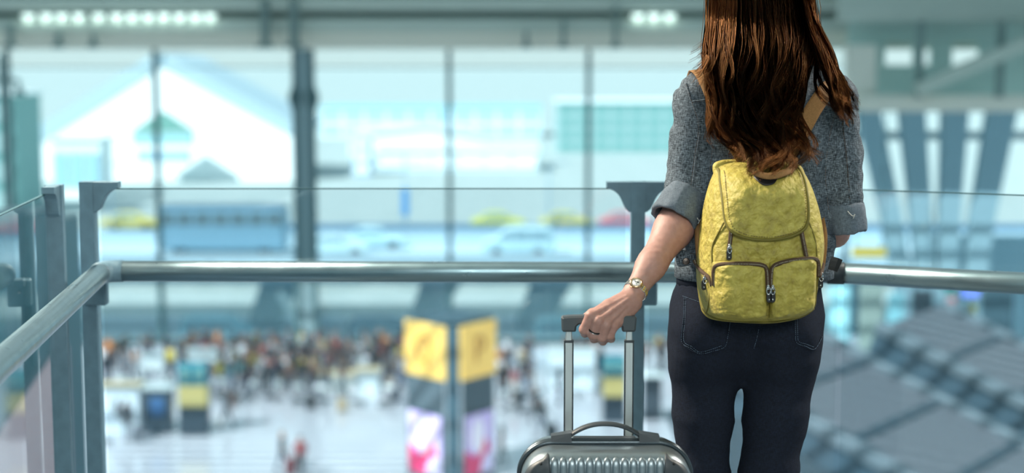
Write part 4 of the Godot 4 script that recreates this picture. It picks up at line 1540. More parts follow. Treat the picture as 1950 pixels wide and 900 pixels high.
	for q in CASES:
		var p := on_floor(q[0], q[1], LOW)
		var c: Array = TOPS[[9, 0, 8, 3, 11, 0, 4, 2][n]]
		var t := thing("suitcase", "%s upright suitcase in the hall %s" % [c[0], ["left of the crowd's service desks", "just right of the twin column's foot", "before the white desk under the twin column", "left of the sign tower", "right of the sign tower", "beside the walkers left of the big suitcase", "between the two lone walkers", "at the white service desk"][n]], "suitcase", p, "suitcases on the hall floor")
		t.rotation.y = r.randf_range(-1.0, 1.0)
		var g := G.new()
		g.box(Vector3(0, 0.38, 0), Vector3(0.44, 0.62, 0.26), Basis(), 0.06)
		put("shell", g, flat("case_" + c[0], Color(c[1], c[2], c[3]), 0.4), t)
		g = G.new()
		g.tube([Vector3(-0.1, 0.66, -0.1), Vector3(-0.1, 1.0, -0.1), Vector3(0.1, 1.0, -0.1), Vector3(0.1, 0.66, -0.1)], 0.014, 6)
		put("handle", g, M.chrome, t)
		for x in [-0.17, 0.17]:
			for z in [-0.09, 0.09]:
				g = G.new()
				g.lathe([Vector2(0, -0.02), Vector2(0.04, -0.02), Vector2(0.04, 0.02), Vector2(0, 0.02)], 8, Transform3D(Basis(Vector3.FORWARD, PI / 2), Vector3(x, 0.04, z)))
				put("wheel", g, M.black_leather, t)
		n += 1

# ------------------------------------------------------------------ the traveller
const BODY := Vector3(0.477, 0, -3.05)
var jacket: Field
var jeans: Field
const WRIST := [1208.0, 556.0, 2.868]

func bone(f: Field, list: Array, s := Vector3.ONE):      # a chain: [px, py, depth, radius] joints
	for i in list.size() - 1:
		var a: Array = list[i]
		var b: Array = list[i + 1]
		f.add(at(a[0], a[1], a[2]), at(b[0], b[1], b[2]), a[3], b[3], s)

func cuff(called: String, a: Vector3, b: Vector3, r0: float, r1: float, t: Node3D):
	var y := (b - a).normalized()
	var x := y.cross(Vector3(0, 0, 1)).normalized()
	var w := Transform3D(Basis(x, y, x.cross(y)), a - BODY)
	var l := (b - a).length()
	var n := FastNoiseLite.new()
	n.frequency = 0.9
	var rr := []
	for p in [[r0 - 0.008, 0.0], [r0 - 0.001, 0.0015], [r0 + 0.002, 0.006], [lerpf(r0, r1, 0.3) + 0.0025, l * 0.3], [lerpf(r0, r1, 0.6) + 0.002, l * 0.6], [r1 + 0.002, l - 0.006], [r1 + 0.001, l - 0.0015], [r1 - 0.002, l], [r1 - 0.006, l - 0.001], [r1 - 0.011, l * 0.4]]:
		var ring := PackedVector3Array()
		for j in 56:
			var an := TAU * j / 56
			var k: float = p[0] + n.get_noise_3d(cos(an) * 2.0, sin(an) * 2.0, p[1] * 30.0) * 0.004
			ring.append(w * Vector3(cos(an) * k, p[1] + n.get_noise_2d(cos(an) * 2.0, sin(an) * 2.0 + 9.0) * 0.004, sin(an) * k * 1.06))
		rr.append(ring)
	var g := G.new()
	g.smooth().rings(rr, false, false)
	return put(called, g, M.cuff_denim, t)

func trace(f: Field, line: Array, lift: float, n := 8) -> Array:   # lay a line of the frame onto the surface
	var pts := []
	for q in line:
		pts.append(Vector2(q[0], q[1]))
	var out := []
	for q in spline(pts, n):
		var p := at(q.x, q.y, 2.70)
		var hit := f.onto(p, (p - EYE).normalized(), lift)
		if absf(f.dist(hit) - lift) < 0.003:
			out.append(hit)
	return out

func stitches(g: G, pts: Array, r: float, dash: float, gap: float):   # a run of single stitches along a line
	var pos := 0.0
	for i in pts.size() - 1:
		var l: float = pts[i].distance_to(pts[i + 1])
		var u: Vector3 = (pts[i + 1] - pts[i]) / maxf(l, 1e-6)
		while pos < l:
			g.tube([pts[i] + u * pos, pts[i] + u * minf(pos + dash, l + dash * 0.3)], r, 4)
			pos += dash + gap
		pos -= l

func build_traveller():
	var t := thing("person", "young woman from behind in denim jacket and dark jeans, long auburn hair", "person", BODY)
	var fold := FastNoiseLite.new()
	fold.seed = 5
	fold.frequency = 1.0
	fold.fractal_octaves = 3
	# the body under the clothes, one surface
	var f := Field.new()
	f.k = 0.008
	f.o = BODY
	bone(f, [[1450, -25, 3.07, 0.083], [1449, -80, 3.08, 0.092]], Vector3(0.9, 1.06, 1.08))
	bone(f, [[1450, -15, 3.13, 0.05], [1450, 8, 3.145, 0.030]])
	bone(f, [[1450, -38, 3.175, 0.012], [1450, -25, 3.188, 0.012]])
	for s in [-1, 1]:
		bone(f, [[1450 + s * 80, -50, 3.09, 0.012], [1450 + s * 78, -30, 3.09, 0.010]], Vector3(0.6, 1.3, 1))
		bone(f, [[1450 + s * 14, 0, 3.178, 0.006], [1450, 0, 3.182, 0.006]])
	bone(f, [[1450, 10, 3.06, 0.052], [1450, 110, 3.05, 0.056]])
	bone(f, [[1352, 172, 3.05, 0.036], [1450, 125, 3.05, 0.046], [1572, 180, 3.05, 0.036]])
	bone(f, [[1450, 200, 3.05, 0.135], [1440, 330, 3.05, 0.128], [1434, 480, 3.05, 0.135]], Vector3(1, 1, 0.62))
	bone(f, [[1334, 188, 3.05, 0.040], [1313, 290, 3.04, 0.036], [1304, 396, 3.02, 0.035]])
	bone(f, [[1304, 396, 3.02, 0.037], [1282, 437, 2.985, 0.0365], [1240, 505, 2.915, 0.027], [WRIST[0], WRIST[1], WRIST[2], 0.0205]])
	bone(f, [[1586, 198, 3.05, 0.040], [1598, 290, 3.04, 0.033], [1608, 400, 3.02, 0.027], [1588, 442, 3.12, 0.029], [1548, 452, 3.24, 0.021]])
	bone(f, [[1548, 452, 3.24, 0.021], [1515, 462, 3.30, 0.022]])
	for q in [[1505, 448, 3.37], [1498, 456, 3.375], [1494, 465, 3.37], [1493, 474, 3.36]]:
		bone(f, [[1520, 458, 3.30, 0.012], [q[0], q[1], q[2], 0.0095], [q[0] - 14, q[1] + 16, q[2] - 0.005, 0.008]])
	bone(f, [[1530, 450, 3.27, 0.012], [1512, 432, 3.31, 0.010], [1500, 436, 3.33, 0.008]])
	bone(f, [[1427, 530, 3.05, 0.126], [1422, 575, 3.05, 0.126]], Vector3(1, 1, 0.62))
	for q in [[1339, 1337, 1337], [1485, 1464, 1462]]:
		bone(f, [[q[0] + 0.12 * (1424 - q[0]), 600, 3.05, 0.062], [q[0], 700, 3.05, 0.056], [q[1], 900, 3.03, 0.048], [q[1], 1010, 3.02, 0.046], [q[2], 1120, 3.05, 0.047], [q[2], 1370, 3.07, 0.030]])
		bone(f, [[q[2], 1395, 3.05, 0.030], [q[2], 1412, 3.17, 0.026]])
	var mesh := f.mesh(0.011)
	# the hand on the suitcase handle, on a finer grid
	var h := Field.new()
	h.k = 0.0016
	h.o = BODY
	bone(h, [[1236, 512, 2.913, 0.0258], [WRIST[0], WRIST[1], WRIST[2], 0.0208], [1199, 569, 2.862, 0.0208]])
	bone(h, [[1197, 567, 2.858, 0.0178], [1160, 583, 2.835, 0.0140], [1124, 601, 2.812, 0.0098]])
	bone(h, [[1201, 570, 2.853, 0.0182], [1166, 592, 2.828, 0.0142], [1139, 611, 2.806, 0.0102]])
	bone(h, [[1204, 574, 2.856, 0.0178], [1174, 600, 2.831, 0.0138], [1154, 618, 2.809, 0.0098]])
	bone(h, [[1206, 578, 2.860, 0.0168], [1187, 604, 2.838, 0.0125], [1169, 621, 2.818, 0.0090]])
	for q in [[1124, 601, 2.807, 1112, 627, 2.812, 1114, 634, 2.845, 1119, 620, 2.866, 0.0093], [1139, 611, 2.800, 1129, 637, 2.809, 1131, 644, 2.843, 1134, 627, 2.866, 0.0096], [1154, 618, 2.803, 1146, 642, 2.811, 1148, 649, 2.843, 1150, 630, 2.866, 0.0090], [1169, 621, 2.813, 1162, 639, 2.818, 1164, 645, 2.846, 1165, 630, 2.864, 0.0078]]:
		var r: float = q[12]
		bone(h, [[q[0], q[1], q[2], r * 1.10], [(q[0] + q[3]) / 2, (q[1] + q[4]) / 2, (q[2] + q[5]) / 2, r * 0.90], [q[3], q[4], q[5], r * 0.98], [q[6], q[7], q[8], r * 0.86], [q[9], q[10], q[11], r * 0.8]])
	bone(h, [[1192, 578, 2.872, 0.0150], [1152, 590, 2.880, 0.0118], [1128, 597, 2.878, 0.0102], [1116, 604, 2.868, 0.0088]])
	# tendons and knuckles on the back of the hand
	for q in [[1192, 564, 2.838, 1126, 599, 2.803], [1196, 569, 2.832, 1140, 609, 2.797], [1200, 575, 2.834, 1155, 617, 2.800], [1203, 581, 2.840, 1169, 620, 2.810]]:
		bone(h, [[q[0], q[1], q[2], 0.0022], [lerpf(q[0], q[3], 0.6), lerpf(q[1], q[4], 0.6), lerpf(q[2], q[5], 0.6) , 0.0030], [q[3], q[4], q[5], 0.0052]])
	h.folds = func(p: Vector3) -> float: return fold.get_noise_3dv(p * 150.0) * 0.0005
	mesh.add_surface_from_arrays(Mesh.PRIMITIVE_TRIANGLES, h.arrays(0.0021))
	put("body", mesh, M.skin, t)
	# jeans
	jeans = Field.new()
	jeans.k = 0.010
	jeans.o = BODY
	var je := jeans
	bone(je, [[1428, 520, 3.05, 0.143], [1422, 578, 3.05, 0.148]], Vector3(1, 1, 0.64))
	bone(je, [[1420, 630, 3.05, 0.100], [1416, 655, 3.05, 0.055]], Vector3(1, 0.8, 0.8))
	bone(je, [[1352, 628, 3.00, 0.074], [1347, 668, 3.01, 0.066]])
	bone(je, [[1488, 628, 3.00, 0.074], [1488, 668, 3.01, 0.066]])
	bone(je, [[1350, 600, 3.045, 0.076], [1343, 660, 3.045, 0.069], [1341, 700, 3.045, 0.064], [1338, 790, 3.04, 0.0575], [1338, 900, 3.03, 0.0485], [1337, 1010, 3.02, 0.050], [1336, 1110, 3.05, 0.053], [1336, 1345, 3.07, 0.039]])
	bone(je, [[1491, 600, 3.045, 0.078], [1489, 660, 3.045, 0.073], [1486, 700, 3.045, 0.067], [1478, 790, 3.04, 0.062], [1464, 900, 3.03, 0.0555], [1462, 1010, 3.02, 0.052], [1462, 1110, 3.05, 0.053], [1462, 1345, 3.07, 0.039]])
	je.cuts = [[at(1430, 512, 3.0), Vector3.UP], [at(1430, 1378, 3.05), Vector3.DOWN]]
	je.folds = func(p: Vector3) -> float: return 0.0028 * fold.get_noise_3d(p.x * 9.0, p.y * 26.0, p.z * 9.0) * clampf((0.98 - p.y) * 8.0, 0.15, 1.0)
	var jm := put("jeans", je.mesh(0.0075), M.jeans_denim, t)
	je.folds = null
	var g := G.new(BODY)
	for line in [
		[[1303, 566], [1301, 610], [1298, 650], [1316, 663], [1333, 673], [1358, 668], [1380, 660], [1386, 640], [1391, 610], [1396, 580]],
		[[1306, 566], [1304, 610], [1302, 648], [1318, 660], [1333, 670], [1357, 664], [1376, 657]],
		[[1514, 600], [1515, 630], [1517, 652], [1535, 659], [1550, 665], [1560, 653], [1566, 640]],
		[[1518, 600], [1519, 630], [1521, 649], [1536, 655], [1549, 660]],
		[[1300, 563], [1325, 572], [1360, 584], [1395, 590]],
		[[1445, 627], [1441, 645], [1436, 662]]]:
		stitches(g, trace(je, line, 0.0012), 0.00045, 0.0030, 0.0012)
	put("stitching", g, M.jeans_stitch, jm)
	jm.get_child(-1).set_meta("kind", "stuff")
	for line in [[[1303, 566], [1301, 610], [1298, 650], [1333, 673], [1380, 660], [1388, 625], [1396, 580]], [[1514, 590], [1515, 630], [1517, 652], [1550, 665], [1566, 640]]]:
		g = G.new(BODY)
		g.smooth().tube(trace(je, line, 0.0002), 0.0013, 6)
		put("pocket_edge", g, M.jeans_denim, jm)
	g = G.new(BODY)
	var band := []
	for i in 40:
		var a := TAU * i / 40
		var c := at(1428, 530, 3.05)
		var d := Vector3(cos(a), 0, sin(a))
		band.append(je.onto(c + d * 0.35, -d, 0.0))
	var rr := []
	for e in [[0.018, 0.0], [0.018, 0.0028], [-0.019, 0.0032], [-0.019, 0.0]]:
		var ring := PackedVector3Array()
		for i in 40:
			var a := TAU * i / 40
			ring.append(band[i] + Vector3(cos(a) * e[1], e[0], sin(a) * e[1]))
		rr.append(ring)
	g.smooth().rings(rr, false, false)
	put("waistband", g, M.jeans_denim, jm)
	# shoes
	for x in [1336.0, 1462.0]:
		var s := Field.new()
		s.k = 0.012
		s.o = BODY
		var a := at(x, 1395, 3.05)
		s.add(Vector3(a.x, 0.055, a.z), Vector3(a.x, 0.045, a.z - 0.15), 0.046, 0.042)
		s.add(Vector3(a.x, 0.10, a.z + 0.005), Vector3(a.x, 0.07, a.z - 0.06), 0.044, 0.042)
		s.cuts = [[Vector3(0, 0.012, 0), Vector3.DOWN]]
		var sh := put("shoe", s.mesh(0.009), flat("shoe_white", Color(0.80, 0.80, 0.80), 0.6), t)
		g = G.new(BODY)
		g.rings([0.0, 0.02].map(func(y):
			var ring := PackedVector3Array()
			for i in 24:
				var an := TAU * i / 24
				ring.append(Vector3(a.x + cos(an) * 0.047, y, a.z - 0.072 + sin(an) * 0.128))
			return ring))
		put("sole", g, flat("sole_grey", Color(0.6, 0.6, 0.6), 0.8), sh)
	# denim jacket
	jacket = Field.new()
	jacket.k = 0.008
	jacket.o = BODY
	var ja := jacket
	bone(ja, [[1452, 210, 3.05, 0.145], [1443, 330, 3.05, 0.140], [1437, 420, 3.05, 0.152], [1436, 500, 3.05, 0.158]], Vector3(1, 1, 0.66))
	bone(ja, [[1342, 172, 3.05, 0.042], [1440, 122, 3.05, 0.050]])
	bone(ja, [[1578, 178, 3.05, 0.042], [1460, 122, 3.05, 0.050]])
	bone(ja, [[1450, 95, 3.06, 0.060], [1450, 112, 3.06, 0.066]])
	bone(ja, [[1331, 188, 3.05, 0.0475], [1312, 290, 3.04, 0.0420], [1305, 385, 3.015, 0.0420]])
	bone(ja, [[1590, 198, 3.05, 0.0475], [1600, 290, 3.04, 0.0410], [1608, 410, 3.02, 0.0365]])
	ja.cuts = [[at(1430, 525, 2.95), Vector3.DOWN]]
	ja.folds = func(p: Vector3) -> float:
		var arm := clampf((absf(p.x - 0.48) - 0.10) * 16.0, 0.0, 1.0)
		return (0.0055 + 0.0035 * arm) * fold.get_noise_3d(p.x * 12.0 + p.y * 10.0, p.y * 17.0 - absf(p.x - 0.48) * 14.0, p.z * 9.0)
	var jk := put("jacket", ja.mesh(0.0065), M.jacket_denim, t)
	ja.folds = null
	cuff("cuff", at(1309, 366, 3.015), at(1281, 419, 2.985), 0.0415, 0.0470, jk)
	cuff("cuff", at(1606, 386, 3.02), at(1611, 442, 3.02), 0.0390, 0.0400, jk)
	g = G.new(BODY)
	for line in [
		[[1318, 196], [1334, 193], [1350, 192]], [[1306, 160], [1318, 196], [1330, 240], [1322, 300], [1316, 350]],
		[[1350, 192], [1358, 260], [1352, 320], [1345, 380]], [[1595, 200], [1580, 260], [1572, 330], [1578, 400]], [[1612, 170], [1604, 220], [1612, 300], [1618, 380]],
		[[1286, 480], [1310, 482], [1335, 484]], [[1286, 520], [1310, 521], [1335, 522]], [[1555, 170], [1590, 178], [1606, 182]]]:
		stitches(g, trace(ja, line, 0.0016), 0.0006, 0.0036, 0.0016)
	put("stitching", g, M.jacket_stitch, jk)
	jk.get_child(-1).set_meta("kind", "stuff")
	for line in [[[1306, 158], [1318, 196], [1333, 240], [1325, 300], [1319, 350]], [[1614, 168], [1606, 220], [1614, 300], [1620, 380]], [[1284, 478], [1310, 480], [1340, 482]], [[1318, 193], [1350, 189]]]:
		g = G.new(BODY)
		g.smooth().tube(trace(ja, line, 0.0003), 0.0019, 6)
		put("seam", g, M.jacket_denim, jk)
	var hem := []
	for i in 48:
		var a := TAU * i / 48
		var d := Vector3(cos(a), 0, sin(a))
		hem.append(ja.onto(at(1436, 508, 3.05) + d * 0.35, -d, 0.0))
	rr = []
	for e in [[0.024, 0.001], [0.022, 0.0045], [-0.020, 0.0050], [-0.022, 0.001]]:
		var ring := PackedVector3Array()
		for i in 48:
			var a := TAU * i / 48
			ring.append(hem[i] + Vector3(cos(a) * e[1], e[0], sin(a) * e[1]))
		rr.append(ring)
	g = G.new(BODY)
	g.smooth().rings(rr, false, false)
	put("hem_band", g, M.jacket_denim, jk)
	var tab_line := closed_spline([Vector2(1295, 484), Vector2(1314, 485), Vector2(1323, 492), Vector2(1324, 507), Vector2(1316, 514), Vector2(1296, 513)], 8)
	var tab := G.new(BODY)
	var xy := []
	for q in tab_line:
		var w := at(q.x, q.y, 2.93)
		xy.append(Vector2(w.x, w.y))
	tab.smooth().pillow(xy, func(q): return maxf(-2.995, ja.onto(Vector3(q.x, q.y, -2.7), Vector3(0, 0, -1), 0.0).z) + 0.003, 0.002, 10, 0.15)
	put("waist_tab", tab, M.jacket_denim, jk)
	var b := at(1313, 505, 2.93)
	b = ja.onto(Vector3(b.x, b.y, -2.7), Vector3(0, 0, -1), 0.008)
	g = G.new(BODY)
	g.smooth().lathe([Vector2(0, 0.0035), Vector2(0.003, 0.0035), Vector2(0.0045, 0.003), Vector2(0.0065, 0.0035), Vector2(0.0075, 0.0015), Vector2(0.007, -0.001)], 18, Transform3D(Basis(Vector3.RIGHT, PI / 2), b))
	put("button", g, flat("button_metal", Color(0.42, 0.38, 0.36), 0.35, 0.9), jk)
	for q in [[1325, 410, 1333, 418], [1614, 402, 1628, 408]]:
		var c0 := at(q[0], q[1], 2.965)
		var c1 := at(q[2], q[3], 2.963)
		g = G.new(BODY)
		g.smooth().tube(spline([c0, (c0 + c1) / 2 + Vector3(0.002, -0.006, 0.003), c1, c1 + Vector3(-0.004, -0.008, 0.002)], 5), 0.0009, 5)
		put("thread_loop", g, flat("thread_pale", Color(0.7, 0.7, 0.68), 0.6), jk)
	build_hair(t)

# Long wavy hair: a dark under-layer and some 60 locks of fine strands that clump towards their tips.
func build_hair(t: Node3D):
	var depth := [[-175, 3.09], [-150, 3.00], [-110, 2.965], [-50, 2.955], [40, 2.955], [100, 2.925], [150, 2.908], [200, 2.905], [262, 2.890], [295, 2.842], [315, 2.812], [345, 2.788]]
	var xl := [[-175, 1430], [-150, 1395], [-110, 1366], [-60, 1355], [0, 1353], [60, 1348], [100, 1347], [140, 1346], [170, 1347], [212, 1350], [264, 1354], [290, 1384], [330, 1405]]
	var xr := [[-175, 1470], [-150, 1500], [-110, 1526], [-60, 1538], [0, 1540], [40, 1547], [80, 1553], [120, 1547], [160, 1530], [226, 1520], [272, 1540], [300, 1536], [330, 1512]]
	var wl := [[-175, 1470], [-150, 1500], [-110, 1520], [0, 1522], [40, 1528], [80, 1538], [120, 1550], [160, 1558], [200, 1574], [240, 1590], [260, 1592]]
	var wr := [[-175, 1472], [-150, 1502], [-110, 1532], [-60, 1540], [0, 1541], [40, 1552], [106, 1584], [143, 1602], [196, 1607], [225, 1612], [260, 1604]]
	var g := G.new(BODY)
	var rings := []
	for i in 24:
		var y := -172.0 + i * 18.6
		var a := table(xl, y) + 12.0 + 14.0 * smoothstep(60.0, 220.0, y)
		var b := (table(xr, y) if y > 120 else lerpf(table(wr, y), table(xr, y), clampf(y / 120.0, 0, 1))) - 12.0 - 12.0 * smoothstep(60.0, 220.0, y)
		var z := table(depth, y) + 0.03
		var ring := PackedVector3Array()
		for j in 24:
			var an := TAU * j / 24
			ring.append(at((a + b) / 2 - cos(an) * (b - a) / 2, y, z + 0.046 - 0.046 * sin(an)))
		rings.append(ring)
	var r := RandomNumberGenerator.new()
	r.seed = 77
	var dark := Color(0.070, 0.038, 0.026)
	var mid := Color(0.34, 0.13, 0.05)
	var copper := Color(0.84, 0.38, 0.15)
	var V := PackedVector3Array()
	var N := PackedVector3Array()
	var C := PackedColorArray()
	var I := PackedInt32Array()
	# the under-layer
	var first := 0
	for k in rings.size():
		for j in 24:
			var an := TAU * j / 24
			V.append(rings[k][j] - BODY)
			N.append(Vector3(-cos(an), 0, sin(an)))
			C.append(dark)
	for k in rings.size() - 1:
		for j in 24:
			var j2 := (j + 1) % 24
			I.append_array([k * 24 + j, k * 24 + j2, (k + 1) * 24 + j2, k * 24 + j, (k + 1) * 24 + j2, (k + 1) * 24 + j])
	var locks := []
	for i in 76:
		var u := (i + r.randf()) / 76.0
		var end := lerpf(272, 286, smoothstep(0.0, 0.14, u)) + (52.0 * smoothstep(0.12, 0.26, u) if u < 0.92 else 34.0) * r.randf_range(0.2, 1.1)
		locks.append([u, end + r.randf_range(-26, 8), r.randf(), 0])
	for i in 26:                                        # shorter upper locks give the waves at mid length
		locks.append([r.randf(), r.randf_range(150, 262), -0.35, 0])
	for i in 20:                                        # the lock swept over the right shoulder
		locks.append([r.randf(), r.randf_range(205, 240), r.randf(), 1])
	for i in 5:                                         # a few ends over the left shoulder
		locks.append([r.randf_range(0.0, 0.06), r.randf_range(118, 160), r.randf(), 2])
	for lk in locks:
		var u: float = lk[0]
		var kind: int = lk[3]
		var y1: float = lk[1]
		var amp := r.randf_range(10.0, 26.0)
		var freq := r.randf_range(0.030, 0.044)
		var phase := r.randf_range(0, TAU)
		var fat := r.randf_range(5.0, 10.0)
		var tone: float = [0.12, 0.35, 0.55, 0.62, 0.85, 1.0][mini(5, int(r.randf() * 4.2 + 1.9 * smoothstep(0.08, 0.40, absf(u - 0.47))))]  # middle locks toned darker, side locks copper: light and shade painted in
		if kind > 0:
			tone = r.randf_range(0.4, 1.0)
		var hook := r.randf_range(-34.0, 34.0)
		if kind == 1:
			hook = r.randf_range(2.0, 24.0)
		elif kind == 2:
			hook = -r.randf_range(14.0, 30.0)
		var count := 44 if kind < 2 else 16
		for sidx in count:
			var su := r.randf_range(-1, 1)
			var sv := r.randf_range(-1, 1)
			var loose := 1.0 if r.randf() < 0.9 else r.randf_range(1.6, 3.0)
			var ye := y1 + r.randf_range(-26, 6)
			var jitter := r.randf_range(-0.35, 0.35)
			var n := 30
			var st_tone := clampf(tone + r.randf_range(-0.32, 0.32), 0.0, 1.0)
			var rad := r.randf_range(0.0005, 0.0009)
			var base := V.size()
			var last := Vector3.ZERO
			for k in n:
				var s := float(k) / (n - 1)
				var y := lerpf(-165.0, ye, s)
				var a := table(wl if kind == 1 else xl, y)
				var b := table(wr if kind == 1 else (xr if y > 20 else wr), y)
				var low := clampf((y - 40.0) / 220.0, 0.0, 1.2)
				var x := lerpf(a, b, u) + amp * low * sin(phase + y * freq + jitter)
				var e := clampf((y - (ye - 55.0)) / 55.0, 0.0, 1.0)
				x += hook * e * e
				y -= absf(hook) * 0.25 * e * e * e
				var clump := lerpf(1.0, 0.16, smoothstep(0.3, 0.95, s)) * loose
				x += su * fat * clump
				var side := clampf((x - a) / (b - a), -0.1, 1.1) * 2.0 - 1.0
				var z := table(depth, y) + (0.045 * side * side + 0.05 * pow(absf(side), 5.0)) * lerpf(1.0, 0.12, smoothstep(20.0, 130.0, y))
				z += (lk[2] * 0.016 if lk[2] >= 0 else -0.006) + sv * 0.008 * clump + 0.010 * low * cos(phase * 1.7 + y * freq)
				if kind == 1:
					z += 0.01 - 0.03 * smoothstep(90.0, 200.0, y) * 0.3
				if kind == 2:
					z += 0.02 - 0.05 * smoothstep(60.0, 140.0, y)
				var p := at(x, y, z)
				var tdir := (p - last).normalized() if k > 0 else Vector3.DOWN
				last = p
				var nx := tdir.cross(Vector3(0, 0, 1)).normalized()
				var nz := nx.cross(tdir)
				var rr := rad * (1.0 - 0.75 * smoothstep(0.75, 1.0, s))
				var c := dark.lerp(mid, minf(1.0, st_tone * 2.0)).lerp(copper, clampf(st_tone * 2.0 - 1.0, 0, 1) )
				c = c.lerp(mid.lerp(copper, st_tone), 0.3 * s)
				for j in 3:
					var an := TAU * j / 3.0 + 0.5
					var d := nx * cos(an) + nz * sin(an)
					V.append(p + d * rr - BODY)
					N.append(d)
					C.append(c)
				if k > 0:
					var q := base + k * 3
					for j in 3:
						var j2 := (j + 1) % 3
						I.append_array([q - 3 + j, q + j2, q - 3 + j2, q - 3 + j, q + j, q + j2])
	var out := []
	out.resize(Mesh.ARRAY_MAX)
	out[Mesh.ARRAY_VERTEX] = V
	out[Mesh.ARRAY_NORMAL] = N
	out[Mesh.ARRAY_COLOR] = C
	out[Mesh.ARRAY_INDEX] = I
	var m := ArrayMesh.new()
	m.add_surface_from_arrays(Mesh.PRIMITIVE_TRIANGLES, out)
	var hm := flat("hair", Color(1, 1, 1), 0.55)
	hm.backlight_enabled = true
	hm.backlight = Color(0.30, 0.13, 0.06)
	hm.vertex_color_use_as_albedo = true
	hm.metallic_specular = 0.22
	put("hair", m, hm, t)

# ------------------------------------------------------------------ the backpack
var pack_line := []                                      # its outline, metres
var pack_mid := Vector2.ZERO
const PACK_BACK := -2.948
const PACK_DEEP := 0.142

func pack_xy(px: float, py: float, z := 2.85) -> Vector2:
	var p := at(px, py, z)
	return Vector2(p.x, p.y)

func pack_z(q: Vector2) -> float:                        # the front of the pack's body
	var d := q - pack_mid
	var a := d.angle()
	var edge := 0.2
	var n := pack_line.size()
	for i in n:
		var p: Vector2 = pack_line[i] - pack_mid
		var k: Vector2 = pack_line[(i + 1) % n] - pack_mid
		var cr := p.cross(d)
		var ck := k.cross(d)
		if (cr >= 0.0) != (ck >= 0.0) and (p + k).dot(d) > 0.0:
			edge = p.lerp(k, cr / (cr - ck)).length()
			break
	var s := clampf(1.0 - d.length() / edge, 0.0, 1.0)
	return PACK_BACK + PACK_DEEP * pow(1.0 - pow(1.0 - minf(1.0, s / 0.42), 2.2), 0.5)

func front(px: float, py: float, lift: float) -> Vector3:  # a point on the pack's front
	var q := pack_xy(px, py, 2.81)
	return Vector3(q.x, q.y, pack_z(q) + lift)

func line3(pts: Array, lift: float, n := 8) -> Array:
	var flat2 := []
	for p in pts:
		flat2.append(Vector2(p[0], p[1]))
	return spline(flat2, n).map(func(p): return front(p.x, p.y, lift))

func zipper(t: Node3D, pts: Array, lift: float, wide := 0.0045):
	var l := line3(pts, lift)
	var o := t.position
	var g := G.new(o)
	g.smooth().tube(l, wide, 8)
	var z := put("zip_tape", g, M.zip_tape, t)
	g = G.new(o)
	stitches(g, l.map(func(p): return p + Vector3(0, 0.0004, wide * 0.92)), 0.0011, 0.0016, 0.0011)
	put("zip_teeth", g, M.zip_teeth, z)
	z.get_child(-1).set_meta("kind", "stuff")

func puller(t: Node3D, a: Vector3, b: Vector3):
	var o := t.position
	var u := (b - a)
	var g := G.new(o)
	g.box(a, Vector3(0.006, 0.010, 0.005), Basis(), 0.0015)
	var ring := []
	for i in 13:
		var an := TAU * i / 12
		ring.append(a + u * 0.25 + Vector3(cos(an) * 0.0038, sin(an) * 0.007, 0.003))
	g.smooth().tube(ring, 0.0010, 5)
	var p := put("zip_pull", g, M.chrome, t)
	g = G.new(o)
	var c := a + u * 0.78 + Vector3(0, 0, 0.002)
	var poly := PackedVector2Array()
	for i in 20:
		var an := TAU * i / 20
		poly.append(Vector2(cos(an) * 0.0052, sin(an) * 0.0052 + (0.006 if sin(an) > 0 else -0.005)))
	g.prism(poly, 0.003, Transform3D(Basis(), c), 0.0008)
	put("leather_tab", g, M.black_leather, p)
	g = G.new(o)
	g.smooth().lathe([Vector2(0, 0.0018), Vector2(0.0015, 0.0015), Vector2(0.0020, 0)], 10, Transform3D(Basis(Vector3.RIGHT, PI / 2), c + Vector3(0, -0.004, 0.0014)))
	put("rivet", g, M.chrome, p)

func outline(pts: Array, n := 8, z := 2.81) -> Array:
	var v := pts.map(func(p): return pack_xy(p[0], p[1], z))
	return closed_spline(v, n)

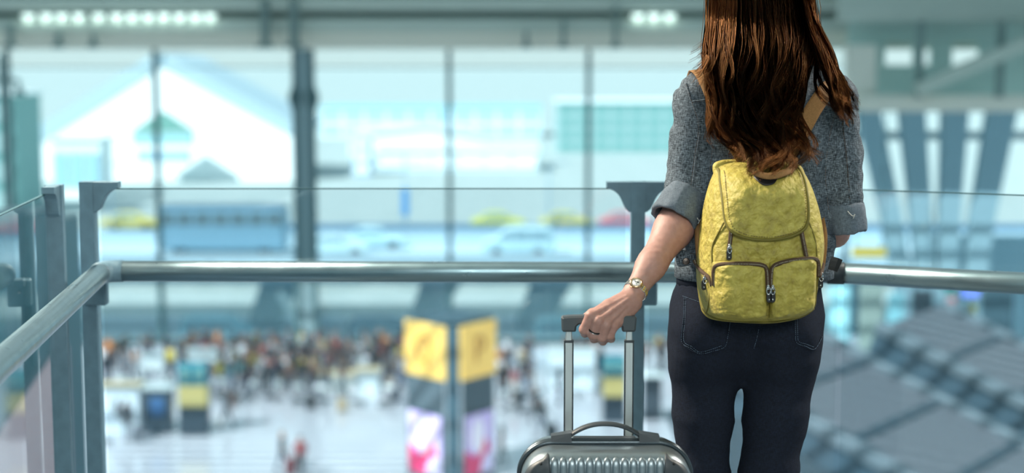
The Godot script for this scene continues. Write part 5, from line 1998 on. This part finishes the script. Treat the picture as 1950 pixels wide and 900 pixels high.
func build_backpack():
	var o := at(1460, 626, 2.88)
	var t := thing("backpack", "small yellow-green nylon backpack with flap, two zipped pockets and tan straps", "backpack", o)
	var crease := FastNoiseLite.new()
	crease.seed = 9
	crease.frequency = 1.0
	crease.fractal_type = FastNoiseLite.FRACTAL_RIDGED
	crease.fractal_octaves = 3
	var soft := FastNoiseLite.new()
	soft.seed = 12
	soft.frequency = 1.0
	var wr := func(q: Vector2) -> float: return 0.006 * soft.get_noise_2d(q.x * 11.0, q.y * 9.0) - 0.0030 * crease.get_noise_2d(q.x * 9.0 + q.y * 5.0, q.y * 15.0 - q.x * 6.0)
	pack_line = outline([[1388, 320], [1368, 345], [1353, 395], [1344, 450], [1338, 500], [1338, 545], [1344, 590], [1351, 612], [1368, 621], [1420, 626], [1480, 627], [1530, 617], [1560, 598], [1566, 570], [1573, 530], [1580, 490], [1581, 455], [1573, 405], [1559, 360], [1545, 332], [1530, 315], [1460, 310]], 8, 2.85)
	for p in pack_line:
		pack_mid += p / pack_line.size()
	var g := G.new(o)
	g.smooth().pillow(pack_line, func(_q): return PACK_BACK, PACK_DEEP, 46, 0.42, wr)
	put("body", g, M.pack_fabric, t)
	# a padded back panel that lies on the jacket
	g = G.new(o)
	g.smooth().pillow(pack_line.map(func(p): return pack_mid + (p - pack_mid) * 0.985), func(_q): return PACK_BACK + 0.004, -0.012, 8, 0.3)
	put("back_panel", g, flat("pack_mesh", Color(0.06, 0.06, 0.06), 0.9), t)
	# bottom piping
	g = G.new(o)
	g.smooth().tube(line3([[1352, 606], [1362, 613], [1400, 618], [1450, 621], [1500, 617], [1535, 609], [1558, 594]], 0.002), 0.0022, 6)
	put("piping", g, M.pack_piping, t)
	for l in [[[1380, 425], [1362, 470], [1360, 505]], [[1539, 420], [1552, 455], [1556, 488]], [[1360, 505], [1358, 560], [1356, 608]], [[1558, 490], [1561, 540], [1559, 592]]]:
		g = G.new(o)
		g.smooth().tube(line3(l, 0.0006), 0.0016, 6)
		put("seam", g, M.pack_piping, t)
	# pockets
	var pockets := [
		[[1360, 512], [1366, 502], [1390, 498], [1430, 498], [1451, 501], [1458, 510], [1460, 540], [1462, 590], [1460, 612], [1440, 615], [1400, 612], [1366, 608], [1360, 600], [1358, 560]],
		[[1465, 506], [1472, 498], [1500, 491], [1540, 487], [1553, 490], [1557, 500], [1558, 540], [1557, 580], [1554, 597], [1530, 605], [1490, 611], [1471, 612], [1467, 600], [1464, 550]]]
	for k in 2:
		var ol := outline(pockets[k], 8, 2.80)
		g = G.new(o)
		g.smooth().pillow(ol, func(q): return pack_z(q) - 0.002, 0.026, 40, 0.26, func(q: Vector2) -> float: return 1.3 * wr.call(q * 1.5 + Vector2(k * 3.0, 1.0)))
		put("front_pocket", g, M.pack_fabric, t)
	zipper(t, [[1361, 545], [1361, 518], [1367, 505], [1390, 500], [1430, 500], [1450, 503], [1457, 512], [1459, 540], [1460, 552]], 0.0145)
	zipper(t, [[1466, 552], [1466, 520], [1472, 503], [1500, 494], [1538, 490], [1552, 493], [1557, 505], [1558, 525]], 0.0145)
	puller(t, front(1458, 543, 0.024), front(1460, 566, 0.024))
	puller(t, front(1467, 543, 0.024), front(1466, 566, 0.024))
	# slanting side zips under the flap
	zipper(t, [[1392, 432], [1390, 455], [1387, 474]], 0.004, 0.0042)
	zipper(t, [[1524, 436], [1529, 462], [1534, 487]], 0.004, 0.0042)
	puller(t, front(1388, 468, 0.010), front(1386, 488, 0.010))
	# side pockets
	zipper(t, [[1338, 512], [1344, 525], [1355, 534], [1359, 548]], 0.006, 0.004)
	zipper(t, [[1579, 510], [1573, 521], [1564, 528]], 0.006, 0.004)
	puller(t, front(1350, 535, 0.012), front(1348, 556, 0.012))
	puller(t, front(1570, 527, 0.012), front(1570, 549, 0.012))
	# the flap
	var fl := outline([[1383, 318], [1380, 355], [1380, 395], [1383, 424], [1396, 442], [1425, 452], [1462, 455], [1500, 449], [1526, 437], [1536, 420], [1538, 385], [1536, 345], [1531, 315], [1460, 312]], 8, 2.80)
	g = G.new(o)
	g.smooth().pillow(fl, func(q): return pack_z(q) + 0.002, 0.012, 40, 0.07, func(q: Vector2) -> float: return 0.8 * wr.call(q * 1.2 + Vector2(5.0, 2.0)))
	var flap := put("flap", g, M.pack_fabric, t)
	g = G.new(o)
	g.smooth().tube(line3([[1383, 330], [1380, 355], [1380, 395], [1383, 424], [1396, 442], [1425, 452], [1462, 455], [1500, 449], [1526, 437], [1536, 420], [1538, 385], [1536, 345], [1532, 325]], 0.008), 0.0032, 8)
	put("piping", g, M.pack_piping, flap)
	g = G.new(o)
	stitches(g, line3([[1389, 330], [1386, 355], [1386, 395], [1389, 420], [1400, 436], [1426, 446], [1462, 449], [1499, 443], [1521, 432], [1530, 417], [1532, 385], [1530, 345], [1527, 325]], 0.0158), 0.0007, 0.0034, 0.0016)
	put("stitching", g, M.zip_tape, flap)
	flap.get_child(-1).set_meta("kind", "stuff")
	# drawstring mouth, carrying loop
	g = G.new(o)
	var mouth := outline([[1438, 336], [1462, 334], [1484, 333], [1478, 346], [1466, 352], [1450, 351]], 6, 2.81)
	g.smooth().pillow(mouth, func(q): return pack_z(q) + 0.014, 0.004, 8, 0.2)
	put("mouth_patch", g, M.black_leather, t)
	var lp := []
	for q in [[1430, 300, 2.868], [1429, 312, 2.842], [1436, 326, 2.818], [1460, 335, 2.808], [1488, 331, 2.812], [1510, 318, 2.835], [1514, 300, 2.866]]:
		lp.append(at(q[0], q[1], q[2]))
	g = G.new(o)
	g.smooth().tube(spline(lp, 6), 0.0020, 8, Vector3(0, 0.55, 0.85), 3.6)
	put("carrying_loop", g, M.tan_webbing, t)
	# shoulder straps
	for q in [[[1604, 168, 3.12], [1588, 162, 3.02], [1572, 175, 2.962], [1550, 206, 2.938], [1528, 246, 2.928], [1500, 292, 2.930], [1480, 315, 2.935]], [[1322, 150, 3.11], [1330, 134, 3.02], [1344, 148, 2.965], [1366, 200, 2.938], [1392, 260, 2.928], [1420, 305, 2.932]]]:
		g = G.new(o)
		g.smooth().tube(spline(q.map(func(p): return at(p[0], p[1], p[2])), 6), 0.0024, 10, Vector3(0, 0.35, 1), 7.2)
		put("shoulder_strap", g, M.tan_webbing, t)
	for q in [[[1352, 545, 2.94], [1337, 500, 2.938], [1332, 450, 2.945], [1330, 410, 3.0], [1332, 380, 3.06]], [[1552, 540, 2.94], [1562, 500, 2.945], [1566, 450, 2.955], [1560, 410, 3.0]]]:
		g = G.new(o)
		g.smooth().tube(spline(q.map(func(p): return at(p[0], p[1], p[2])), 6), 0.0016, 8, Vector3(-0.5, 0.0, 0.85), 7.0)
		put("lower_strap", g, M.tan_webbing, t)
	g = G.new(o)
	g.tube([at(1580, 500, 2.93), at(1592, 503, 2.93), at(1599, 506, 2.932)], 0.0016, 8, Vector3(0, 0, 1), 9.0)
	put("strap_end", g, M.black_leather, t)

# ------------------------------------------------------------------ the suitcase
func round_rect(w: float, y0: float, y1: float, r: float, inset: float, z: float) -> PackedVector3Array:
	var out := PackedVector3Array()
	w -= inset
	y0 += inset
	y1 -= inset
	r = maxf(r - inset, 0.004)
	for c in [[w - r, y1 - r, 0.0], [-w + r, y1 - r, PI / 2], [-w + r, y0 + r, PI], [w - r, y0 + r, PI * 1.5]]:
		for i in 13:
			var a: float = c[2] + PI / 2 * i / 12
			out.append(Vector3(c[0] + cos(a) * r, c[1] + sin(a) * r, z))
	return out

func build_suitcase():
	var zc := 2.735                                         # distance of the frame between the two shells
	var c := at(1152, 842, zc)
	var top := c.y
	var w := 161.0 * (zc * cos(PITCH) + 0.73 * sin(PITCH)) / FPX
	var t := thing("suitcase", "silver ribbed hard-shell cabin suitcase with dark corner guards and its handle pulled out", "suitcase", Vector3(c.x, 0, -zc))
	var y0 := 0.055
	var rad := 0.062
	var g := G.new()
	g.smooth().rings([round_rect(w, y0, top, rad, 0.001, 0.004), round_rect(w, y0, top, rad, 0.001, 0.045), round_rect(w, y0, top, rad, 0.004, 0.060), round_rect(w, y0, top, rad, 0.011, 0.070), round_rect(w, y0, top, rad, 0.022, 0.0745), round_rect(w, y0, top, rad, 0.040, 0.076)], false, true)
	put("front_shell", g, M.case_shell, t)
	g = G.new()
	g.smooth().rings([round_rect(w, y0, top, rad, 0.001, -0.004), round_rect(w, y0, top, rad, 0.001, -0.050), round_rect(w, y0, top, rad, 0.004, -0.066), round_rect(w, y0, top, rad, 0.011, -0.077), round_rect(w, y0, top, rad, 0.024, -0.082)], false, true)
	put("back_shell", g, M.case_shell, t)
	for z in [-0.006, 0.006]:
		var l := round_rect(w, y0, top, rad, -0.002, z)
		var pts := []
		for p in l:
			pts.append(p)
		pts.append(l[0])
		g = G.new()
		g.smooth().tube(pts, 0.0052, 10)
		put("frame", g, M.case_frame, t)
	g = G.new()
	g.smooth().rings([round_rect(w, y0, top, rad, -0.003, -0.004), round_rect(w, y0, top, rad, -0.003, 0.004)], false, false)
	put("gasket", g, M.black_leather, t)
	# ribs that run up the front and over its rounded upper edge
	var shell := func(q: Vector2) -> float:
		var cx := maxf(absf(q.x) - (w - rad), 0.0)
		var cy := maxf(maxf(q.y - (top - rad), (y0 + rad) - q.y), 0.0)
		var e := rad - Vector2(cx, cy).length()
		if cx == 0.0 or cy == 0.0:
			e = minf(w - absf(q.x), minf(top - q.y, q.y - y0))
		return table([[0.0, 0.040], [0.001, 0.045], [0.004, 0.060], [0.011, 0.070], [0.022, 0.0745], [0.040, 0.076]], e)
	var n := 13
	for i in n:
		var x := -0.0960 + i * 0.0160
		var pts := []
		var rr := []
		for k in 9:
			var y: float = lerpf(y0 + 0.012, y0 + 0.05, k / 8.0)
			pts.append(Vector3(x, y, shell.call(Vector2(x, y)) - 0.0004))
			rr.append(0.0031 * sqrt(minf(1.0, 0.05 + k / 3.0)))
		for k in 17:
			var y: float = lerpf(top - 0.08, top - 0.0085, k / 16.0)
			pts.append(Vector3(x, y, shell.call(Vector2(x, y)) - 0.0004))
			rr.append(0.0031 * sqrt(minf(1.0, 0.02 + (16 - k) / 2.5)))
		g = G.new()
		g.smooth().tube(pts, rr, 16, Vector3(0, 0.4, 1), 2.45)
		put("rib", g, M.case_shell, t)
	# corner guards
	for s in [-1, 1]:
		for v in [1, -1]:
			var ym: float = top if v > 0 else y0
			var pts := []
			for q in [[0.1045, -0.012], [0.118, -0.013], [0.134, -0.021], [0.148, -0.036], [0.1545, -0.060], [0.1550, -0.118], [0.148, -0.128], [0.114, -0.128], [0.1045, -0.120]]:
				pts.append(Vector2(s * q[0], ym + v * q[1]))
			var area := 0.0
			for q in pts.size():
				area += pts[q].cross(pts[(q + 1) % pts.size()])
			if area < 0.0:
				pts.reverse()
			g = G.new()
			g.smooth().pillow(closed_spline(pts, 6), func(q): return shell.call(q) - 0.0015, 0.0052, 16, 0.10)
			var cg := put("corner_guard", g, M.case_plastic, t)
			for q in [[0.121, -0.021], [0.147, -0.056]]:
				var sp := Vector2(s * q[0], ym + v * q[1])
				g = G.new()
				g.smooth().lathe([Vector2(0, 0.001), Vector2(0.0024, 0.0008), Vector2(0.0030, -0.001)], 10, Transform3D(Basis(Vector3.RIGHT, PI / 2), Vector3(sp.x, sp.y, shell.call(sp) + 0.0036)))
				put("screw", g, M.black_ink, cg)
	# carrying handle
	var hy := top + 0.0035
	for s in [-1, 1]:
		g = G.new()
		g.rings([PackedVector3Array([Vector3(s * 0.063, hy, -0.017), Vector3(s * 0.063, hy + 0.017, -0.014), Vector3(s * 0.063, hy + 0.017, 0.010), Vector3(s * 0.063, hy, 0.013)]), PackedVector3Array([Vector3(s * 0.101, hy, -0.015), Vector3(s * 0.101, hy + 0.011, -0.012), Vector3(s * 0.101, hy + 0.011, 0.008), Vector3(s * 0.101, hy, 0.011)])])
		put("handle_mount", g, M.case_plastic, t)
	var arch := []
	for i in 25:
		var u := i / 24.0 * 2.0 - 1.0
		arch.append(Vector3(u * 0.068, hy + 0.008 + 0.024 * (1.0 - pow(absf(u), 2.2)), -0.002))
	g = G.new()
	g.smooth().tube(arch, 0.0042, 12, Vector3.UP, 2.6)
	put("carrying_handle", g, M.case_plastic, t)
	g = G.new()
	g.box(Vector3(0, hy, -0.016), Vector3(0.118, 0.006, 0.02), Basis(), 0.002)
	put("handle_plate", g, M.black_leather, t)
	# telescopic handle
	var zt := -0.098 + 0.0                                  # behind the back shell
	var hz := zc - zt
	for px in [1083.0, 1198.0]:
		var a := at(px, 649, hz)
		var x := a.x - c.x
		var yb := top - 0.12
		g = G.new()
		g.box(Vector3(x, (a.y + yb) / 2, zt), Vector3(0.0172, a.y - yb, 0.012), Basis(), 0.0022)
		var ot := put("outer_tube", g, M.tube_alloy, t)
		g = G.new()
		g.box(Vector3(x, a.y, zt), Vector3(0.0190, 0.005, 0.0138), Basis(), 0.001)
		put("collar", g, M.case_plastic, ot)
		for e in [-1, 1]:
			g = G.new()
			g.box(Vector3(x + e * 0.0084, (a.y + yb) / 2, zt + 0.002), Vector3(0.0016, a.y - yb, 0.0095))
			put("side_channel", g, M.case_frame, ot)
		var b := at(px, 628, hz)
		g = G.new()
		g.box(Vector3(x, (a.y + b.y) / 2, zt), Vector3(0.0120, b.y - a.y + 0.01, 0.008), Basis(), 0.0015)
		put("inner_tube", g, M.tube_alloy, t)
	var poly := PackedVector2Array()
	var pl := [[1069, 606], [1072, 603], [1084, 602], [1140, 600], [1198, 602], [1210, 603], [1213, 606], [1211, 629], [1208, 632], [1187, 632], [1185, 630], [1184, 622], [1179, 618], [1103, 618], [1098, 622], [1097, 630], [1095, 632], [1073, 632], [1070, 629]]
	for q in pl:
		var p := at(q[0], q[1], hz - 0.012)
		poly.append(Vector2(p.x - c.x, p.y))
	g = G.new()
	g.prism(poly, 0.024, Transform3D(Basis(), Vector3(0, 0, zt)), 0.0035)
	put("grip", g, flat("grip_plastic", Color(0.26, 0.285, 0.30), 0.5), t)
	g = G.new()
	g.box(Vector3(0, top - 0.10, zt + 0.006), Vector3(0.16, 0.05, 0.014), Basis(), 0.003)
	put("handle_housing", g, M.case_plastic, t)
	# wheels
	for x in [-0.115, 0.115]:
		for z in [-0.055, 0.050]:
			g = G.new()
			g.smooth().lathe([Vector2(0, -0.010), Vector2(0.020, -0.010), Vector2(0.024, -0.006), Vector2(0.024, 0.006), Vector2(0.020, 0.010), Vector2(0, 0.010)], 18, Transform3D(Basis(Vector3.FORWARD, PI / 2), Vector3(x, 0.024, z)))
			var wh := put("wheel", g, M.black_leather, t)
			g = G.new()
			g.box(Vector3(x, 0.046, z), Vector3(0.034, 0.026, 0.034), Basis(), 0.005)
			put("caster_fork", g, M.case_plastic, wh)

# ------------------------------------------------------------------ wristwatch and ring
func build_watch_and_ring():
	var hand := at(WRIST[0], WRIST[1], WRIST[2])
	var elbow := at(1240, 505, 2.915)
	var axis := (hand - elbow).normalized()
	var c := at(1210.5, 553, 2.873)
	var n := (EYE - c)
	n = (n - axis * n.dot(axis)).normalized()
	n = n.rotated(axis, 0.30)
	if at(1190, 545, 2.85).distance_to(c + n * 0.03) > at(1190, 545, 2.85).distance_to(c + n.rotated(axis, -0.60) * 0.03):
		n = n.rotated(axis, -0.60)
	var side := axis.cross(n)
	var R := 0.0232
	var t := thing("wristwatch", "small round two-tone gold and steel wristwatch with white dial on the left wrist", "watch", c)
	var case_at := n * (R + 0.0012)
	var B := Basis(side, n, side.cross(n))
	var face := Transform3D(B, case_at)
	var g := G.new()
	g.smooth().lathe([Vector2(0, -0.003), Vector2(0.0112, -0.003), Vector2(0.0125, -0.001), Vector2(0.0125, 0.001), Vector2(0.0110, 0.0028), Vector2(0.0098, 0.0028), Vector2(0.0096, 0.0016)], 36, face)
	put("case", g, M.gold, t)
	g = G.new()
	g.smooth().lathe([Vector2(0, 0.0017), Vector2(0.0098, 0.0017), Vector2(0.0098, 0.0010)], 36, face)
	var dial := put("dial", g, M.dial_white, t)
	for i in 12:
		var a := TAU * i / 12
		g = G.new()
		g.box(face * Vector3(cos(a) * 0.0082, 0.0019, sin(a) * 0.0082), Vector3(0.0018, 0.0004, 0.0005), B * Basis(Vector3.UP, -a))
		put("hour_mark", g, M.gold, dial)
	for q in [[0.0036, 0.4], [0.0036, 2.6], [0.0034, 4.4]]:
		g = G.new()
		g.smooth().lathe([Vector2(0, 0.0021), Vector2(0.0017, 0.0021), Vector2(0.0019, 0.0017)], 14, Transform3D(B, face * Vector3(cos(q[1]) * q[0], 0, sin(q[1]) * q[0])))
		put("subdial", g, M.black_ink if q[1] == 2.6 else M.chrome, dial)
	for q in [[0.0062, 0.7], [0.0045, 2.2]]:
		g = G.new()
		g.box(face * Vector3(cos(q[1]) * q[0] * 0.5, 0.0023, sin(q[1]) * q[0] * 0.5), Vector3(q[0], 0.0003, 0.0007), B * Basis(Vector3.UP, -q[1]))
		put("hand", g, M.black_ink, dial)
	g = G.new()
	var cd := (axis + side * 0.25).normalized()
	g.smooth().tube([case_at + cd * 0.012, case_at + cd * 0.0155], 0.0016, 10)
	put("crown", g, M.gold, t)
	for k in 22:
		var a := deg_to_rad(32.0 + k * (296.0 / 21.0))
		var d := n.rotated(axis, a)
		var tangent := axis.cross(d)
		var lb := Basis(tangent, d, axis)
		var wid := 0.0104 if (k > 1 and k < 20) else 0.0118
		g = G.new()
		g.box(d * R, Vector3(0.0056, 0.0022, wid), lb, 0.0006)
		var lk := put("link", g, M.chrome, t)
		for e in [-1, 1]:
			g = G.new()
			g.box(d * (R + 0.0003) + axis * e * 0.0024, Vector3(0.0050, 0.0023, 0.0018), lb, 0.0005)
			put("link_bead", g, M.gold, lk)
	# the ring
	var a0 := at(1139, 612, 2.803)
	var a1 := at(1129, 637, 2.812)
	var rc := a0.lerp(a1, 0.66)
	var y := (a1 - a0).normalized()
	var x := y.cross(Vector3(0, 0, 1)).normalized()
	var ring := thing("ring", "plain dark band ring with a bright edge on her middle finger", "ring", rc)
	for q in [[0.0, 0.0026, M.black_ink, "band"], [0.0021, 0.0010, M.chrome, "rim"]]:
		var prof := []
		for i in 13:
			var an := TAU * i / 12
			prof.append(Vector2(0.0117 + cos(an) * 0.0012, q[0] + sin(an) * q[1] * 0.6))
		var rings := []
		for p in prof:
			var l := PackedVector3Array()
			for j in 32:
				var an := TAU * j / 32
				l.append(Basis(x, y, x.cross(y)) * Vector3(cos(an) * p.x, p.y, sin(an) * p.x))
			rings.append(l)
		g = G.new()
		g.smooth().rings(rings, false, false)
		put(q[3], g, q[2], ring)
